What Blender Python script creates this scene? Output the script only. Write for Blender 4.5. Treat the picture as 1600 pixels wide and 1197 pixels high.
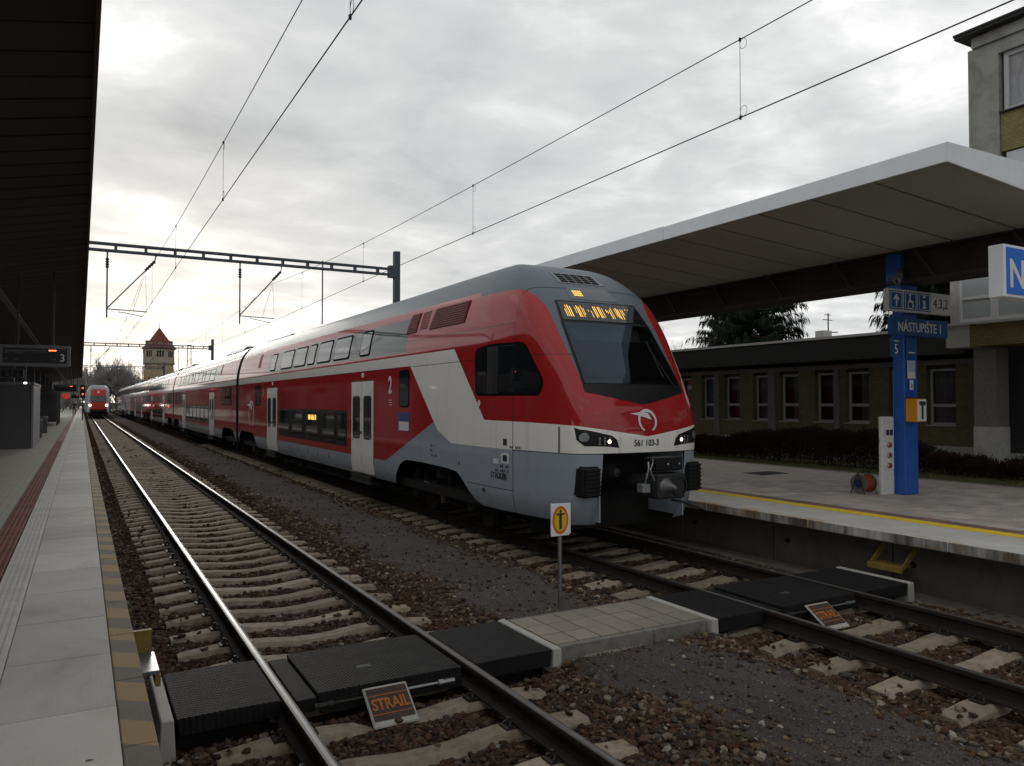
import bpy, bmesh, math, random
import numpy as np
from mathutils import Vector, Matrix
R = math.radians
random.seed(7)
for o in list(bpy.data.objects):
    bpy.data.objects.remove(o)
scene = bpy.context.scene
COL = scene.collection

# ------------------------------------------------------------------ camera
# world: +Y along the tracks (away from the viewer), +X to the right, Z = 0 at the rail heads
cam_d = bpy.data.cameras.new('camera')
cam = bpy.data.objects.new('camera', cam_d)
COL.objects.link(cam)
cam.location = (0, 0, 2.19)
cam.rotation_euler = (R(90 + 1.408), 0, -R(29.285))
cam_d.sensor_width = 36.0
cam_d.lens = 27.0
cam_d.clip_start = 0.05
cam_d.clip_end = 5000
scene.camera = cam

# ------------------------------------------------------------------ sky and sun (overcast, low winter sun behind the clouds)
SUN_AZ = R(4.0)        # from +Y towards +X
SUN_EL = R(9.0)
world = bpy.data.worlds.new('World')
scene.world = world
world.use_nodes = True
wt = world.node_tree
wt.nodes.clear()
def wn(t, **kw):
    n = wt.nodes.new(t)
    for k, v in kw.items():
        setattr(n, k, v)
    return n
def wl(a, b):
    wt.links.new(a, b)
def wmath(op, a, b=None, clamp=False):
    n = wn('ShaderNodeMath', operation=op, use_clamp=clamp)
    for i, s in enumerate((a, b)):
        if s is None: continue
        if isinstance(s, (int, float)): n.inputs[i].default_value = s
        else: wl(s, n.inputs[i])
    return n.outputs[0]
def wramp(fac, stops):
    n = wn('ShaderNodeValToRGB')
    wl(fac, n.inputs[0])
    el = n.color_ramp.elements
    while len(el) < len(stops): el.new(0.5)
    for e, (p, c) in zip(el, stops):
        e.position = p
        e.color = (c[0], c[1], c[2], 1) if not isinstance(c, (int, float)) else (c, c, c, 1)
    return n.outputs[0]
tc = wn('ShaderNodeTexCoord')
nrm = wn('ShaderNodeVectorMath', operation='NORMALIZE')
wl(tc.outputs['Generated'], nrm.inputs[0])
sep = wn('ShaderNodeSeparateXYZ')
wl(nrm.outputs[0], sep.inputs[0])
dz = wmath('MAXIMUM', sep.outputs[2], 0.0)
den = wmath('ADD', dz, 0.10)
comb = wn('ShaderNodeCombineXYZ')
wl(wmath('DIVIDE', sep.outputs[0], den), comb.inputs[0])
wl(wmath('DIVIDE', sep.outputs[1], den), comb.inputs[1])
comb.inputs[2].default_value = 2.7
def wnoise(scale, detail, rough, dist=0.0, off=0.0):
    mp = wn('ShaderNodeMapping')
    wl(comb.outputs[0], mp.inputs['Vector'])
    mp.inputs['Location'].default_value = (off, off * 1.7, 0)
    n = wn('ShaderNodeTexNoise')
    wl(mp.outputs[0], n.inputs['Vector'])
    n.inputs['Scale'].default_value = scale
    n.inputs['Detail'].default_value = detail
    n.inputs['Roughness'].default_value = rough
    n.inputs['Distortion'].default_value = dist
    return n.outputs['Fac']
big = wnoise(0.85, 7, 0.50, 0.5, 21.4)
mid = wnoise(2.6, 8, 0.55, 0.3, 8.3)
cl = wmath('ADD', wmath('MULTIPLY', big, 0.56), wmath('MULTIPLY', mid, 0.44))
cloud = wramp(cl, [(0.35, (0.31, 0.322, 0.33)), (0.44, (0.385, 0.394, 0.40)), (0.52, (0.445, 0.45, 0.45)), (0.59, (0.545, 0.548, 0.545)), (0.68, (0.80, 0.80, 0.785))])
# glow of the hidden sun low over the tracks
sd = (math.sin(SUN_AZ) * math.cos(SUN_EL), math.cos(SUN_AZ) * math.cos(SUN_EL), math.sin(SUN_EL))
dot = wn('ShaderNodeVectorMath', operation='DOT_PRODUCT')
wl(nrm.outputs[0], dot.inputs[0])
dot.inputs[1].default_value = sd
glow = wmath('POWER', wmath('MAXIMUM', dot.outputs['Value'], 0.0), 40.0)
hor = wmath('POWER', wmath('SUBTRACT', 1.0, dz, True), 13.0)
streak = wramp(wnoise(2.6, 6, 0.6, 0.1, 14.0), [(0.40, 0.25), (0.60, 1.0)])
gl = wmath('MULTIPLY', wmath('MULTIPLY', glow, hor), streak)
gl2 = wmath('MULTIPLY', hor, 0.13)
addc = wn('ShaderNodeMix', data_type='RGBA', blend_type='ADD')
addc.inputs['Factor'].default_value = 1.0
wl(cloud, addc.inputs['A'])
gcol = wn('ShaderNodeVectorMath', operation='SCALE')
gcol.inputs[0].default_value = (1.0, 0.995, 0.98)
wl(wmath('ADD', wmath('MULTIPLY', gl, .75), gl2), gcol.inputs['Scale'])
wl(gcol.outputs[0], addc.inputs['B'])
bgc = wn('ShaderNodeBackground')
wl(addc.outputs['Result'], bgc.inputs['Color'])
bgc.inputs['Strength'].default_value = 1.0
sky = wn('ShaderNodeTexSky', sky_type='NISHITA', sun_disc=False)
sky.sun_elevation = SUN_EL
sky.sun_rotation = SUN_AZ
bgs = wn('ShaderNodeBackground')
wl(sky.outputs[0], bgs.inputs['Color'])
bgs.inputs['Strength'].default_value = 0.05
mx = wn('ShaderNodeMixShader')
mx.inputs[0].default_value = 0.94         # nearly closed cloud deck
wl(bgs.outputs[0], mx.inputs[1])
wl(bgc.outputs[0], mx.inputs[2])
wo = wn('ShaderNodeOutputWorld')
wl(mx.outputs[0], wo.inputs['Surface'])

sun_d = bpy.data.lights.new('sun', 'SUN')
sun_d.energy = 0.6
sun_d.angle = R(14)
sun_d.color = (1.0, 0.95, 0.88)
sun = bpy.data.objects.new('sun', sun_d)
COL.objects.link(sun)
sun.rotation_euler = Vector(sd).to_track_quat('Z', 'Y').to_euler()

vs = scene.view_settings
vs.view_transform = 'Standard'
vs.look = 'None'
vs.exposure = 0.72
vs.gamma = 1.0
vs.use_curve_mapping = False
scene.render.engine = 'CYCLES'

# ------------------------------------------------------------------ material helpers
MATS = {}
class NT:
    """small wrapper for building node trees with numbers or sockets"""
    def __init__(s, name):
        s.mat = bpy.data.materials.new(name)
        s.mat.use_nodes = True
        s.t = s.mat.node_tree
        s.t.nodes.clear()
        s.out = s.t.nodes.new('ShaderNodeOutputMaterial')
        s.tc = s.t.nodes.new('ShaderNodeTexCoord')
        s.obj = s.tc.outputs['Object']
    def n(s, typ, **kw):
        n = s.t.nodes.new(typ)
        for k, v in kw.items(): setattr(n, k, v)
        return n
    def put(s, v, sock):
        if v is None: return
        if hasattr(v, 'links'): s.t.links.new(v, sock)
        elif isinstance(v, (tuple, list)):
            sock.default_value = (v[0], v[1], v[2], 1.0) if len(sock.default_value) == 4 else tuple(v)
        else: sock.default_value = v
    def m(s, op, a, b=None, clamp=False):
        n = s.n('ShaderNodeMath', operation=op, use_clamp=clamp)
        s.put(a, n.inputs[0]); s.put(b, n.inputs[1])
        return n.outputs[0]
    def lt(s, a, b): return s.m('LESS_THAN', a, b)
    def gt(s, a, b): return s.m('GREATER_THAN', a, b)
    def AND(s, *a):
        r = a[0]
        for q in a[1:]: r = s.m('MULTIPLY', r, q)
        return r
    def OR(s, *a):
        r = a[0]
        for q in a[1:]: r = s.m('MAXIMUM', r, q)
        return r
    def NOT(s, a): return s.m('SUBTRACT', 1.0, a)
    def lin(s, x, a, b): return s.m('ADD', s.m('MULTIPLY', x, a), b)
    def between(s, x, a, b): return s.AND(s.gt(x, a), s.lt(x, b))
    def xyz(s, vec=None):
        q = s.n('ShaderNodeSeparateXYZ'); s.put(vec or s.obj, q.inputs[0]); return q.outputs
    def vec(s, x, y, z):
        q = s.n('ShaderNodeCombineXYZ')
        s.put(x, q.inputs[0]); s.put(y, q.inputs[1]); s.put(z, q.inputs[2])
        return q.outputs[0]
    def world(s):
        return s.n('ShaderNodeNewGeometry').outputs['Position']
    def noise(s, scale, detail=4, rough=.55, vec=None, dist=0, stretch=None):
        v = vec or s.obj
        if stretch:
            mp = s.n('ShaderNodeMapping'); s.put(v, mp.inputs['Vector']); mp.inputs['Scale'].default_value = stretch; v = mp.outputs[0]
        n = s.n('ShaderNodeTexNoise'); s.put(v, n.inputs['Vector'])
        n.inputs['Scale'].default_value = scale; n.inputs['Detail'].default_value = detail
        n.inputs['Roughness'].default_value = rough; n.inputs['Distortion'].default_value = dist
        return n.outputs['Fac']
    def ramp(s, fac, stops, interp='LINEAR'):
        n = s.n('ShaderNodeValToRGB'); s.put(fac, n.inputs[0]); n.color_ramp.interpolation = interp
        el = n.color_ramp.elements
        while len(el) < len(stops): el.new(.5)
        for e, (p, c) in zip(el, stops):
            e.position = p
            e.color = (c, c, c, 1) if isinstance(c, (int, float)) else (c[0], c[1], c[2], 1)
        return n.outputs[0]
    def mix(s, f, a, b, mode='MIX'):
        n = s.n('ShaderNodeMix', data_type='RGBA', blend_type=mode)
        s.put(f, n.inputs['Factor']); s.put(a, n.inputs['A']); s.put(b, n.inputs['B'])
        return n.outputs['Result']
    def rnd(s): return s.n('ShaderNodeObjectInfo').outputs['Random']
    def bump(s, h, strength=.3, dist=.01):
        n = s.n('ShaderNodeBump'); s.put(h, n.inputs['Height'])
        n.inputs['Strength'].default_value = strength; n.inputs['Distance'].default_value = dist
        return n.outputs[0]
    def bsdf(s, col, rough=.6, metal=0, normal=None, coat=0, spec=.5, emis=None, estr=0, alpha=None, trans=None):
        b = s.n('ShaderNodeBsdfPrincipled')
        s.put(col, b.inputs['Base Color']); s.put(rough, b.inputs['Roughness']); s.put(metal, b.inputs['Metallic'])
        s.put(spec, b.inputs['Specular IOR Level'])
        if normal is not None: s.put(normal, b.inputs['Normal'])
        if coat: s.put(coat, b.inputs['Coat Weight']); b.inputs['Coat Roughness'].default_value = .04
        if emis is not None:
            s.put(emis, b.inputs['Emission Color']); s.put(estr, b.inputs['Emission Strength'])
        if alpha is not None: s.put(alpha, b.inputs['Alpha'])
        if trans is not None: s.put(trans, b.inputs['Transmission Weight'])
        s.t.links.new(b.outputs[0], s.out.inputs['Surface'])
        return s.mat

def pm(name, col, rough=.6, metal=0, var=.2, scale=3., fine=60., bump=.15, bdist=.004, coat=0, spec=.22, rnd=0., dirt=None, dirt_amt=.5, streak=False):
    """generic painted / mineral surface: two scales of tone variation, optional stains, fine relief"""
    if name in MATS: return MATS[name]
    t = NT(name)
    w = t.world()
    a = t.noise(scale, 5, .6, w, stretch=(1, 1, .25) if streak else None)
    b = t.noise(fine, 3, .6, w)
    f = t.m('ADD', t.m('MULTIPLY', a, .65), t.m('MULTIPLY', b, .35))
    lo = [c * (1 - var) for c in col]; hi = [min(1, c * (1 + var)) for c in col]
    c = t.ramp(f, [(.3, lo), (.7, hi)])
    if rnd:
        k = t.m('ADD', t.m('MULTIPLY', t.rnd(), 2 * rnd), 1 - rnd)
        c = t.mix(1.0, c, t.vec(k, k, k), 'MULTIPLY')
    if dirt is not None:
        d = t.ramp(t.noise(scale * 2.3, 6, .65, w, .4), [(.45, 0.), (.75, 1.)])
        c = t.mix(t.m('MULTIPLY', d, dirt_amt), c, dirt)
    rr = t.m('ADD', rough - .08, t.m('MULTIPLY', a, .16)) if rough > .1 else rough
    nm = t.bump(t.m('ADD', b, t.m('MULTIPLY', a, .5)), bump, bdist) if bump else None
    MATS[name] = t.bsdf(c, rr, metal, nm, coat, spec)
    return MATS[name]

def glow_mat(name, col, strength):
    if name in MATS: return MATS[name]
    t = NT(name)
    MATS[name] = t.bsdf(col, .5, emis=col, estr=strength)
    return MATS[name]

def glass_mat(name, tint, rough=.03, var=.3, spec=.9):
    """window pane seen from outside: dark interior tint under a mirror-smooth, slightly wavy surface"""
    if name in MATS: return MATS[name]
    t = NT(name)
    a = t.noise(.9, 2, .5, t.world())
    c = t.mix(a, [x * (1 - var) for x in tint], [x * (1 + var) for x in tint])
    nm = t.bump(t.noise(.8, 1, .4, t.world()), .04, .02)
    MATS[name] = t.bsdf(c, rough, 0, nm, 0, spec)
    return MATS[name]

# ------------------------------------------------------------------ mesh helpers
ORG = {}
class MB:
    def __init__(s): s.v = []; s.f = []; s.m = []
    def add(s, vs, fs, m=0):
        k = len(s.v); s.v.extend(tuple(q) for q in vs)
        for f in fs: s.f.append(tuple(i + k for i in f)); s.m.append(m)
        return s
    def box(s, x0, y0, z0, x1, y1, z1, m=0):
        v = [(x0, y0, z0), (x1, y0, z0), (x1, y1, z0), (x0, y1, z0), (x0, y0, z1), (x1, y0, z1), (x1, y1, z1), (x0, y1, z1)]
        return s.add(v, [(0, 3, 2, 1), (4, 5, 6, 7), (0, 1, 5, 4), (1, 2, 6, 5), (2, 3, 7, 6), (3, 0, 4, 7)], m)
    def prism(s, pts, off, m=0):
        n = len(pts); off = Vector(off)
        a = [Vector(p) for p in pts]; b = [p + off for p in a]
        fs = [tuple(range(n - 1, -1, -1)), tuple(range(n, 2 * n))]
        fs += [(i, (i + 1) % n, n + (i + 1) % n, n + i) for i in range(n)]
        return s.add(a + b, fs, m)
    def tube(s, path, r, n=8, m=0, cap=True):
        path = [Vector(p) for p in path]
        rs = r if isinstance(r, (list, tuple)) else [r] * len(path)
        vs = []; fs = []
        up = None
        for i, p in enumerate(path):
            d = (path[min(i + 1, len(path) - 1)] - path[max(i - 1, 0)])
            if d.length < 1e-9: d = Vector((0, 0, 1))
            d.normalize()
            if up is None: up = Vector((0, 0, 1)) if abs(d.z) < .9 else Vector((1, 0, 0))
            a = d.cross(up)
            if a.length < 1e-6: a = d.orthogonal()
            a.normalize(); b = a.cross(d)
            up = b
            for k in range(n):
                q = 2 * math.pi * k / n
                vs.append(p + (a * math.cos(q) + b * math.sin(q)) * rs[i])
        for i in range(len(path) - 1):
            for k in range(n):
                fs.append((i * n + k, i * n + (k + 1) % n, (i + 1) * n + (k + 1) % n, (i + 1) * n + k))
        if cap:
            fs.append(tuple(range(n - 1, -1, -1))); fs.append(tuple(range((len(path) - 1) * n, len(path) * n)))
        return s.add(vs, fs, m)
    def rod(s, p0, p1, w, h=None, m=0):
        """square bar between two points"""
        h = h or w
        p0, p1 = Vector(p0), Vector(p1); d = (p1 - p0).normalized()
        up = Vector((0, 0, 1)) if abs(d.z) < .95 else Vector((0, 1, 0))
        a = d.cross(up).normalized() * (w / 2); b = a.cross(d).normalized() * (h / 2)
        q = [p0 - a - b, p0 + a - b, p0 + a + b, p0 - a + b]
        return s.prism(q, p1 - p0, m)
    def lathe(s, prof, c, axis='z', n=20, m=0):
        vs = []; fs = []
        for (r, h) in prof:
            for k in range(n):
                q = 2 * math.pi * k / n; a, b = r * math.cos(q), r * math.sin(q)
                vs.append({'z': (c[0] + a, c[1] + b, c[2] + h), 'y': (c[0] + a, c[1] + h, c[2] + b), 'x': (c[0] + h, c[1] + a, c[2] + b)}[axis])
        for i in range(len(prof) - 1):
            for k in range(n):
                fs.append((i * n + k, i * n + (k + 1) % n, (i + 1) * n + (k + 1) % n, (i + 1) * n + k))
        return s.add(vs, fs, m)
    def mesh(s, name, mats, org=(0, 0, 0), smooth=False, bevel=0, seg=1, sharp=40):
        me = bpy.data.meshes.new(name)
        ox, oy, oz = org
        me.from_pydata([(a - ox, b - oy, c - oz) for a, b, c in s.v], [], s.f)
        for q in (mats if isinstance(mats, (list, tuple)) else [mats]): me.materials.append(q)
        me.polygons.foreach_set('material_index', s.m)
        bm = bmesh.new(); bm.from_mesh(me)
        bmesh.ops.recalc_face_normals(bm, faces=bm.faces)
        if bevel:
            es = [e for e in bm.edges if len(e.link_faces) == 2 and e.calc_face_angle(0) > .5]
            bmesh.ops.bevel(bm, geom=es, offset=bevel, segments=seg, affect='EDGES', clamp_overlap=True)
        bm.to_mesh(me); bm.free()
        if smooth:
            me.polygons.foreach_set('use_smooth', [True] * len(me.polygons))
            try: me.set_sharp_from_angle(angle=R(sharp))
            except Exception: pass
        me.update()
        return me
    def build(s, name, mats, parent=None, smooth=False, bevel=0, seg=1, org=None):
        o_ = ORG[parent.name] if parent else (org or (0, 0, 0))
        me = s.mesh(name, mats, o_, smooth, bevel, seg)
        return link(name, me, parent, None if parent else o_)

def link(name, me, parent=None, loc=None, rz=0.):
    """loc is a world position; parents are only ever translated"""
    o = bpy.data.objects.new(name, me); COL.objects.link(o)
    if parent is not None:
        o.parent = parent; b = ORG[parent.name]
        if loc is not None: o.location = (loc[0] - b[0], loc[1] - b[1], loc[2] - b[2]); ORG[o.name] = tuple(loc)
        else: ORG[o.name] = b
    else:
        loc = loc or (0, 0, 0); o.location = loc; ORG[o.name] = tuple(loc)
    if rz: o.rotation_euler.z = rz
    return o
def tag(o, label=None, cat=None, group=None, kind=None):
    if label: o['label'] = label
    if cat: o['category'] = cat
    if group: o['group'] = group
    if kind: o['kind'] = kind
    return o
def thing(name, label, cat, loc, group=None):
    o = bpy.data.objects.new(name, None); COL.objects.link(o); o.location = loc; o.empty_display_size = .3
    ORG[o.name] = tuple(loc)
    return tag(o, label, cat, group)
def copy_tree(o, parent=None, loc=None, rz=None, label=None, scale=None):
    c = o.copy(); COL.objects.link(c); c.parent = parent
    if loc is not None: c.location = loc
    if rz is not None: c.rotation_euler.z = rz
    if scale is not None: c.scale = (scale,) * 3 if isinstance(scale, (int, float)) else scale
    if label: c['label'] = label
    for ch in [k for k in o.children]: copy_tree(ch, c)
    return c

FONT_CACHE = {}
def text_mesh(txt, size, mat, depth=.002, bold=0.0, squeeze=1.0, align='CENTER'):
    cu = bpy.data.curves.new('lettering', 'FONT'); cu.body = txt; cu.size = size; cu.extrude = depth
    cu.align_x = align; cu.align_y = 'CENTER'; cu.offset = bold; cu.resolution_u = 3
    ob = bpy.data.objects.new('lettering', cu); COL.objects.link(ob)
    me = bpy.data.meshes.new_from_object(ob)
    bpy.data.objects.remove(ob)
    if squeeze != 1.0: me.transform(Matrix.Diagonal((squeeze, 1, 1, 1)))
    me.materials.clear(); me.materials.append(mat)
    return me
FACE = {'-y': Matrix(((1, 0, 0), (0, 0, -1), (0, 1, 0))),          # reads left-to-right along +X, faces -Y
        '-x': Matrix(((0, 0, -1), (-1, 0, 0), (0, 1, 0)))}         # faces -X, reads along -Y
def lettering(txt, size, mat, pos, face, parent, name='lettering', squeeze=1.0, bold=0.0, depth=.002, align='CENTER'):
    me = text_mesh(txt, size, mat, depth, bold, squeeze, align)
    me.transform(FACE[face].to_4x4())
    return link(name, me, parent, pos)

# ================================================================== SETTING
T1, T2 = 2.11, 7.10                # track centre lines
GAUGE = 0.7535                     # half distance between rail-head centres
CR0, CR1 = 5.80, 6.82              # crossing, near and far edge

# ---- ground sheet to the horizon
t = NT('ground_soil')
w = t.world()
c = t.ramp(t.noise(.05, 6, .6, w), [(.35, (.045, .05, .028)), (.6, (.085, .08, .055))])
m_soil = t.bsdf(c, 1.0, spec=0.)
g = MB(); g.add([(-1500, -600, -.45), (1500, -600, -.45), (1500, 2600, -.45), (-1500, 2600, -.45)], [(0, 1, 2, 3)])
tag(g.build('ground', m_soil), kind='structure')

# ---- track bed: ballast under the tracks, a trodden fine-gravel path between them
t = NT('track_bed')
w = t.world(); x, y, z = t.xyz(w)
wob = t.m('SUBTRACT', t.noise(1.1, 4, .6, w), .5)
xw = t.m('ADD', x, t.m('MULTIPLY', wob, .9))
n = t.n('ShaderNodeMapRange'); t.put(xw, n.inputs[0]); n.inputs[1].default_value = 3.72; n.inputs[2].default_value = 3.95
n2 = t.n('ShaderNodeMapRange'); t.put(xw, n2.inputs[0]); n2.inputs[1].default_value = 5.55; n2.inputs[2].default_value = 5.32
pathm = t.m('MULTIPLY', n.outputs[0], n2.outputs[0])
vor = t.n('ShaderNodeTexVoronoi'); t.put(w, vor.inputs['Vector']); vor.inputs['Scale'].default_value = 28
stone = t.ramp(vor.outputs['Color'], [(.1, (.018, .012, .009)), (.5, (.038, .024, .016)), (.9, (.09, .063, .045))])
fine = t.ramp(t.noise(90, 4, .75, w), [(.3, (.070, .060, .056)), (.55, (.120, .104, .098)), (.72, (.28, .25, .235))])
fine = t.mix(t.ramp(t.noise(.8, 4, .6, w), [(.4, 0), (.7, .45)]), fine, (.048, .039, .035))
col = t.mix(pathm, stone, fine)
h = t.mix(pathm, vor.outputs['Distance'], t.noise(70, 5, .8, w))
m_bed = t.bsdf(col, .92, normal=t.bump(h, .9, .02), spec=.0)

random.seed(3)
def bed_z(x, y):
    z = -.266
    if CR0 - .45 < y < CR0 and .6 < x < 8.8: z += .045 * math.sin((y - CR0 + .45) / .45 * math.pi / 2)
    if 3.5 < x < 5.8: z += .125 * min(1., math.sin((x - 3.5) / 2.3 * math.pi) * 1.7)
    return z + .014 * math.sin(x * 5.1 + y * 1.3) * math.sin(y * 2.7 - x * 2.1) + .006 * math.sin(x * 17 + y * 11)
ys = [-4 + i * .12 for i in range(260)]
yy = ys[-1]
while yy < 420: yy += .4 + (yy - 26) * .05; ys.append(yy)
xs = [.2 + i * .12 for i in range(79)]
g = MB()
vs = [(x, y, bed_z(x, y)) for y in ys for x in xs]
nx = len(xs)
g.add(vs, [(j * nx + i, j * nx + i + 1, (j + 1) * nx + i + 1, (j + 1) * nx + i) for j in range(len(ys) - 1) for i in range(nx - 1)])
tag(g.build('track_bed', m_bed, smooth=True), kind='structure')

# ---- rails and sleepers
m_steel = pm('rail_head_steel', (.21, .207, .203), .40, 1.0, .15, 6, 90, .05, .001)
m_dull = pm('rail_shoulder', (.10, .09, .08), .55, .6, .2, 6, 90, .1, .001)
m_rust = pm('rail_web_rust', (.022, .016, .013), .9, 0, .4, 5, 80, .3, .003)
m_sleeper = pm('sleeper_concrete', (.262, .215, .162), .9, 0, .22, 4, 90, .45, .004, rnd=.22, dirt=(.075, .052, .036), dirt_amt=.7)
m_clip = pm('clip_steel', (.04, .035, .03), .6, .4, .3)
prof = [(-.075, -.172), (.075, -.172), (.075, -.160), (.018, -.140), (.009, -.110), (.009, -.055), (.036, -.040), (.036, -.012), (.030, -.002), (.014, .0), (-.014, .0), (-.030, -.002), (-.036, -.012), (-.036, -.040), (-.009, -.055), (-.009, -.110), (-.018, -.140), (-.075, -.160)]
def rail(xc, parent, y0, y1):
    g = MB()
    ys_ = [y0, y1]
    n = len(prof)
    vs = [(xc + a, yy, b) for yy in ys_ for a, b in prof]
    for k in range(n):
        mi = 0 if k == 9 else (2 if k in (8, 10) else 1)
        g.f.append((k, (k + 1) % n, n + (k + 1) % n, n + k)); g.m.append(mi)
    g.v = vs
    g.f.append(tuple(range(n))); g.m.append(1); g.f.append(tuple(range(n, 2 * n))); g.m.append(1)
    return g.build('rail', [m_steel, m_rust, m_dull], parent)
# concrete sleeper: raised rail seats, dished middle
g = MB()
SP = [(-1.29, -.222), (-1.1, -.205), (-.95, -.190), (-.55, -.190), (-.42, -.200), (-.2, -.226), (0, -.232), (.2, -.226), (.42, -.200), (.55, -.190), (.95, -.190), (1.1, -.205), (1.29, -.222)]
vs = []
for (sx, sz) in SP:
    vs += [(sx, -.145, -.40), (sx, -.118, sz - .04), (sx, -.082, sz), (sx, .082, sz), (sx, .118, sz - .04), (sx, .145, -.40)]
fs = []
for i in range(len(SP) - 1):
    for k in range(5): fs.append((i * 6 + k, i * 6 + k + 1, (i + 1) * 6 + k + 1, (i + 1) * 6 + k))
fs += [(0, 1, 2, 3, 4, 5), tuple(len(vs) - 6 + k for k in range(6))]
g.add(vs, fs)
me_sleeper = g.mesh('sleeper', m_sleeper, smooth=True, sharp=22)
g = MB()
g.box(-.05, -.06, 0, .05, .06, .018); g.tube([(-.02, -.05, .02), (.01, -.02, .045), (.03, .02, .045), (-.02, .05, .02)], .011, 6); g.lathe([(0, .075), (.018, .072), (.018, .02)], (0, 0, 0), n=8)
me_clip = g.mesh('rail_clip', m_clip)
SLEEPERS = []
def track(name, xc, y0, n_single, n_far, yfirst, hide=lambda y: False):
    tr = bpy.data.objects.new(name, None); COL.objects.link(tr); tr.location = (xc, 0, 0); ORG[tr.name] = (xc, 0, 0)
    tag(tr, kind='structure')
    rail(xc - GAUGE, tr, -6, 420); rail(xc + GAUGE, tr, -6, 420)
    for k in range(n_single):
        y = yfirst + .6 * k + random.uniform(-.012, .012)
        if hide(y): continue
        s = link('sleeper', me_sleeper, tr, (xc + random.uniform(-.012, .012), y, random.uniform(-.004, .003)))
        SLEEPERS.append((xc, y))
        if y < 14:
            for sx in (-GAUGE, GAUGE):
                for q in (-.105, .105):
                    link('rail_clip', me_clip, s, (xc + sx + q, y, -.192))
    g = MB(); y = yfirst + .6 * n_single
    for k in range(n_far):
        g.box(xc - 1.29, y - .10, -.3, xc + 1.29, y + .10, -.215); SLEEPERS.append((xc, y)); y += .6
    o = g.build('sleepers_in_the_distance', m_sleeper, tr); tag(o, kind='stuff')
    return tr
random.seed(11)
track('railway_track', T1, 0, 108, 250, 1.98)
track('railway_track', T2, 0, 75, 0, 1.75)

# ---- loose ballast stones (real stones, joined: nobody could count them)
rng = np.random.default_rng(5)
phi = (1 + 5 ** .5) / 2
ICO = np.array([(-1, phi, 0), (1, phi, 0), (-1, -phi, 0), (1, -phi, 0), (0, -1, phi), (0, 1, phi), (0, -1, -phi), (0, 1, -phi), (phi, 0, -1), (phi, 0, 1), (-phi, 0, -1), (-phi, 0, 1)], float)
ICO /= np.linalg.norm(ICO[0])
ICF = np.array([(0, 11, 5), (0, 5, 1), (0, 1, 7), (0, 7, 10), (0, 10, 11), (1, 5, 9), (5, 11, 4), (11, 10, 2), (10, 7, 6), (7, 1, 8), (3, 9, 4), (3, 4, 2), (3, 2, 6), (3, 6, 8), (3, 8, 9), (4, 9, 5), (2, 4, 11), (6, 2, 10), (8, 6, 7), (9, 8, 1)])
def scatter(n, x0, x1, y0, y1, rmin, rmax, pathkeep=.06):
    x = rng.uniform(x0, x1, n); y = rng.uniform(y0, y1, n)
    keep = np.ones(n, bool)
    wob = .22 * np.sin(y * 1.9) * np.sin(y * .73 + 1) + rng.normal(0, .10, n)
    onpath = (x + wob > 3.9) & (x + wob < 5.36)
    keep &= ~onpath | (rng.random(n) < pathkeep)
    keep &= ~((y > CR0 - .05) & (y < CR1 + .06) & (x > .5) & (x < 8.9))
    keep &= ~((np.abs(np.abs(x - T1) - GAUGE) < .09) | (np.abs(np.abs(x - T2) - GAUGE) < .09))
    for xc in (T1, T2):
        f = (1.98 if xc == T1 else 1.75)
        ph = np.abs(((y - f + .3) % .6) - .3)
        on = (np.abs(x - xc) < 1.31) & (ph < .125)
        outer = on & (np.abs(x - xc) > 1.0)
        keep &= ~on | (outer & (rng.random(n) < .05)) | (rng.random(n) < .003)
    return x[keep], y[keep], rng.uniform(rmin, rmax, keep.sum()) * np.where(onpath[keep], .75, 1.0), onpath[keep]
sets = [scatter(62000, .3, 9.25, 1.8, 9.5, .015, .040), scatter(24000, .3, 6.2, 9.5, 19, .020, .040), scatter(15000, .3, 6.0, 19, 48, .028, .045)]
px_ = np.concatenate([s[0] for s in sets]); py_ = np.concatenate([s[1] for s in sets]); pr_ = np.concatenate([s[2] for s in sets]); onp = np.concatenate([s[3] for s in sets])
N = len(px_)
pz_ = np.array([bed_z(a, b) for a, b in zip(px_, py_)]) + pr_ * rng.uniform(-.2, .55, N)
for xc in (T1, T2):
    f = (1.98 if xc == T1 else 1.75)
    on = (np.abs(px_ - xc) < 1.3) & (np.abs(((py_ - f + .3) % .6) - .3) < .125)
    pz_ = np.where(on, np.maximum(pz_, -.205 + pr_ * .4), pz_)
base = ICO[None, :, :] * (1 + rng.uniform(-.42, .30, (N, 12, 1)))
base = base * (pr_[:, None, None] * np.stack([rng.uniform(.8, 1.35, N), rng.uniform(.7, 1.1, N), rng.uniform(.5, .85, N)], 1)[:, None, :])
ang = rng.uniform(0, 2 * math.pi, N); ca, sa = np.cos(ang)[:, None], np.sin(ang)[:, None]
tl = rng.normal(0, .35, N); ct, st = np.cos(tl)[:, None], np.sin(tl)[:, None]
X_, Y_, Z_ = base[..., 0], base[..., 1], base[..., 2]
Y2, Z2 = Y_ * ct - Z_ * st, Y_ * st + Z_ * ct
X3, Y3 = X_ * ca - Y2 * sa, X_ * sa + Y2 * ca
V = np.stack([X3 + px_[:, None], Y3 + py_[:, None], Z2 + pz_[:, None]], -1).reshape(-1, 3)
Fc = (ICF[None] + (np.arange(N) * 12)[:, None, None]).reshape(-1)
me = bpy.data.meshes.new('ballast_stones')
me.vertices.add(len(V)); me.vertices.foreach_set('co', V.ravel())
nf = N * 20
me.loops.add(nf * 3); me.loops.foreach_set('vertex_index', Fc)
me.polygons.add(nf); me.polygons.foreach_set('loop_start', np.arange(nf) * 3); me.polygons.foreach_set('loop_total', np.full(nf, 3))
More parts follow.
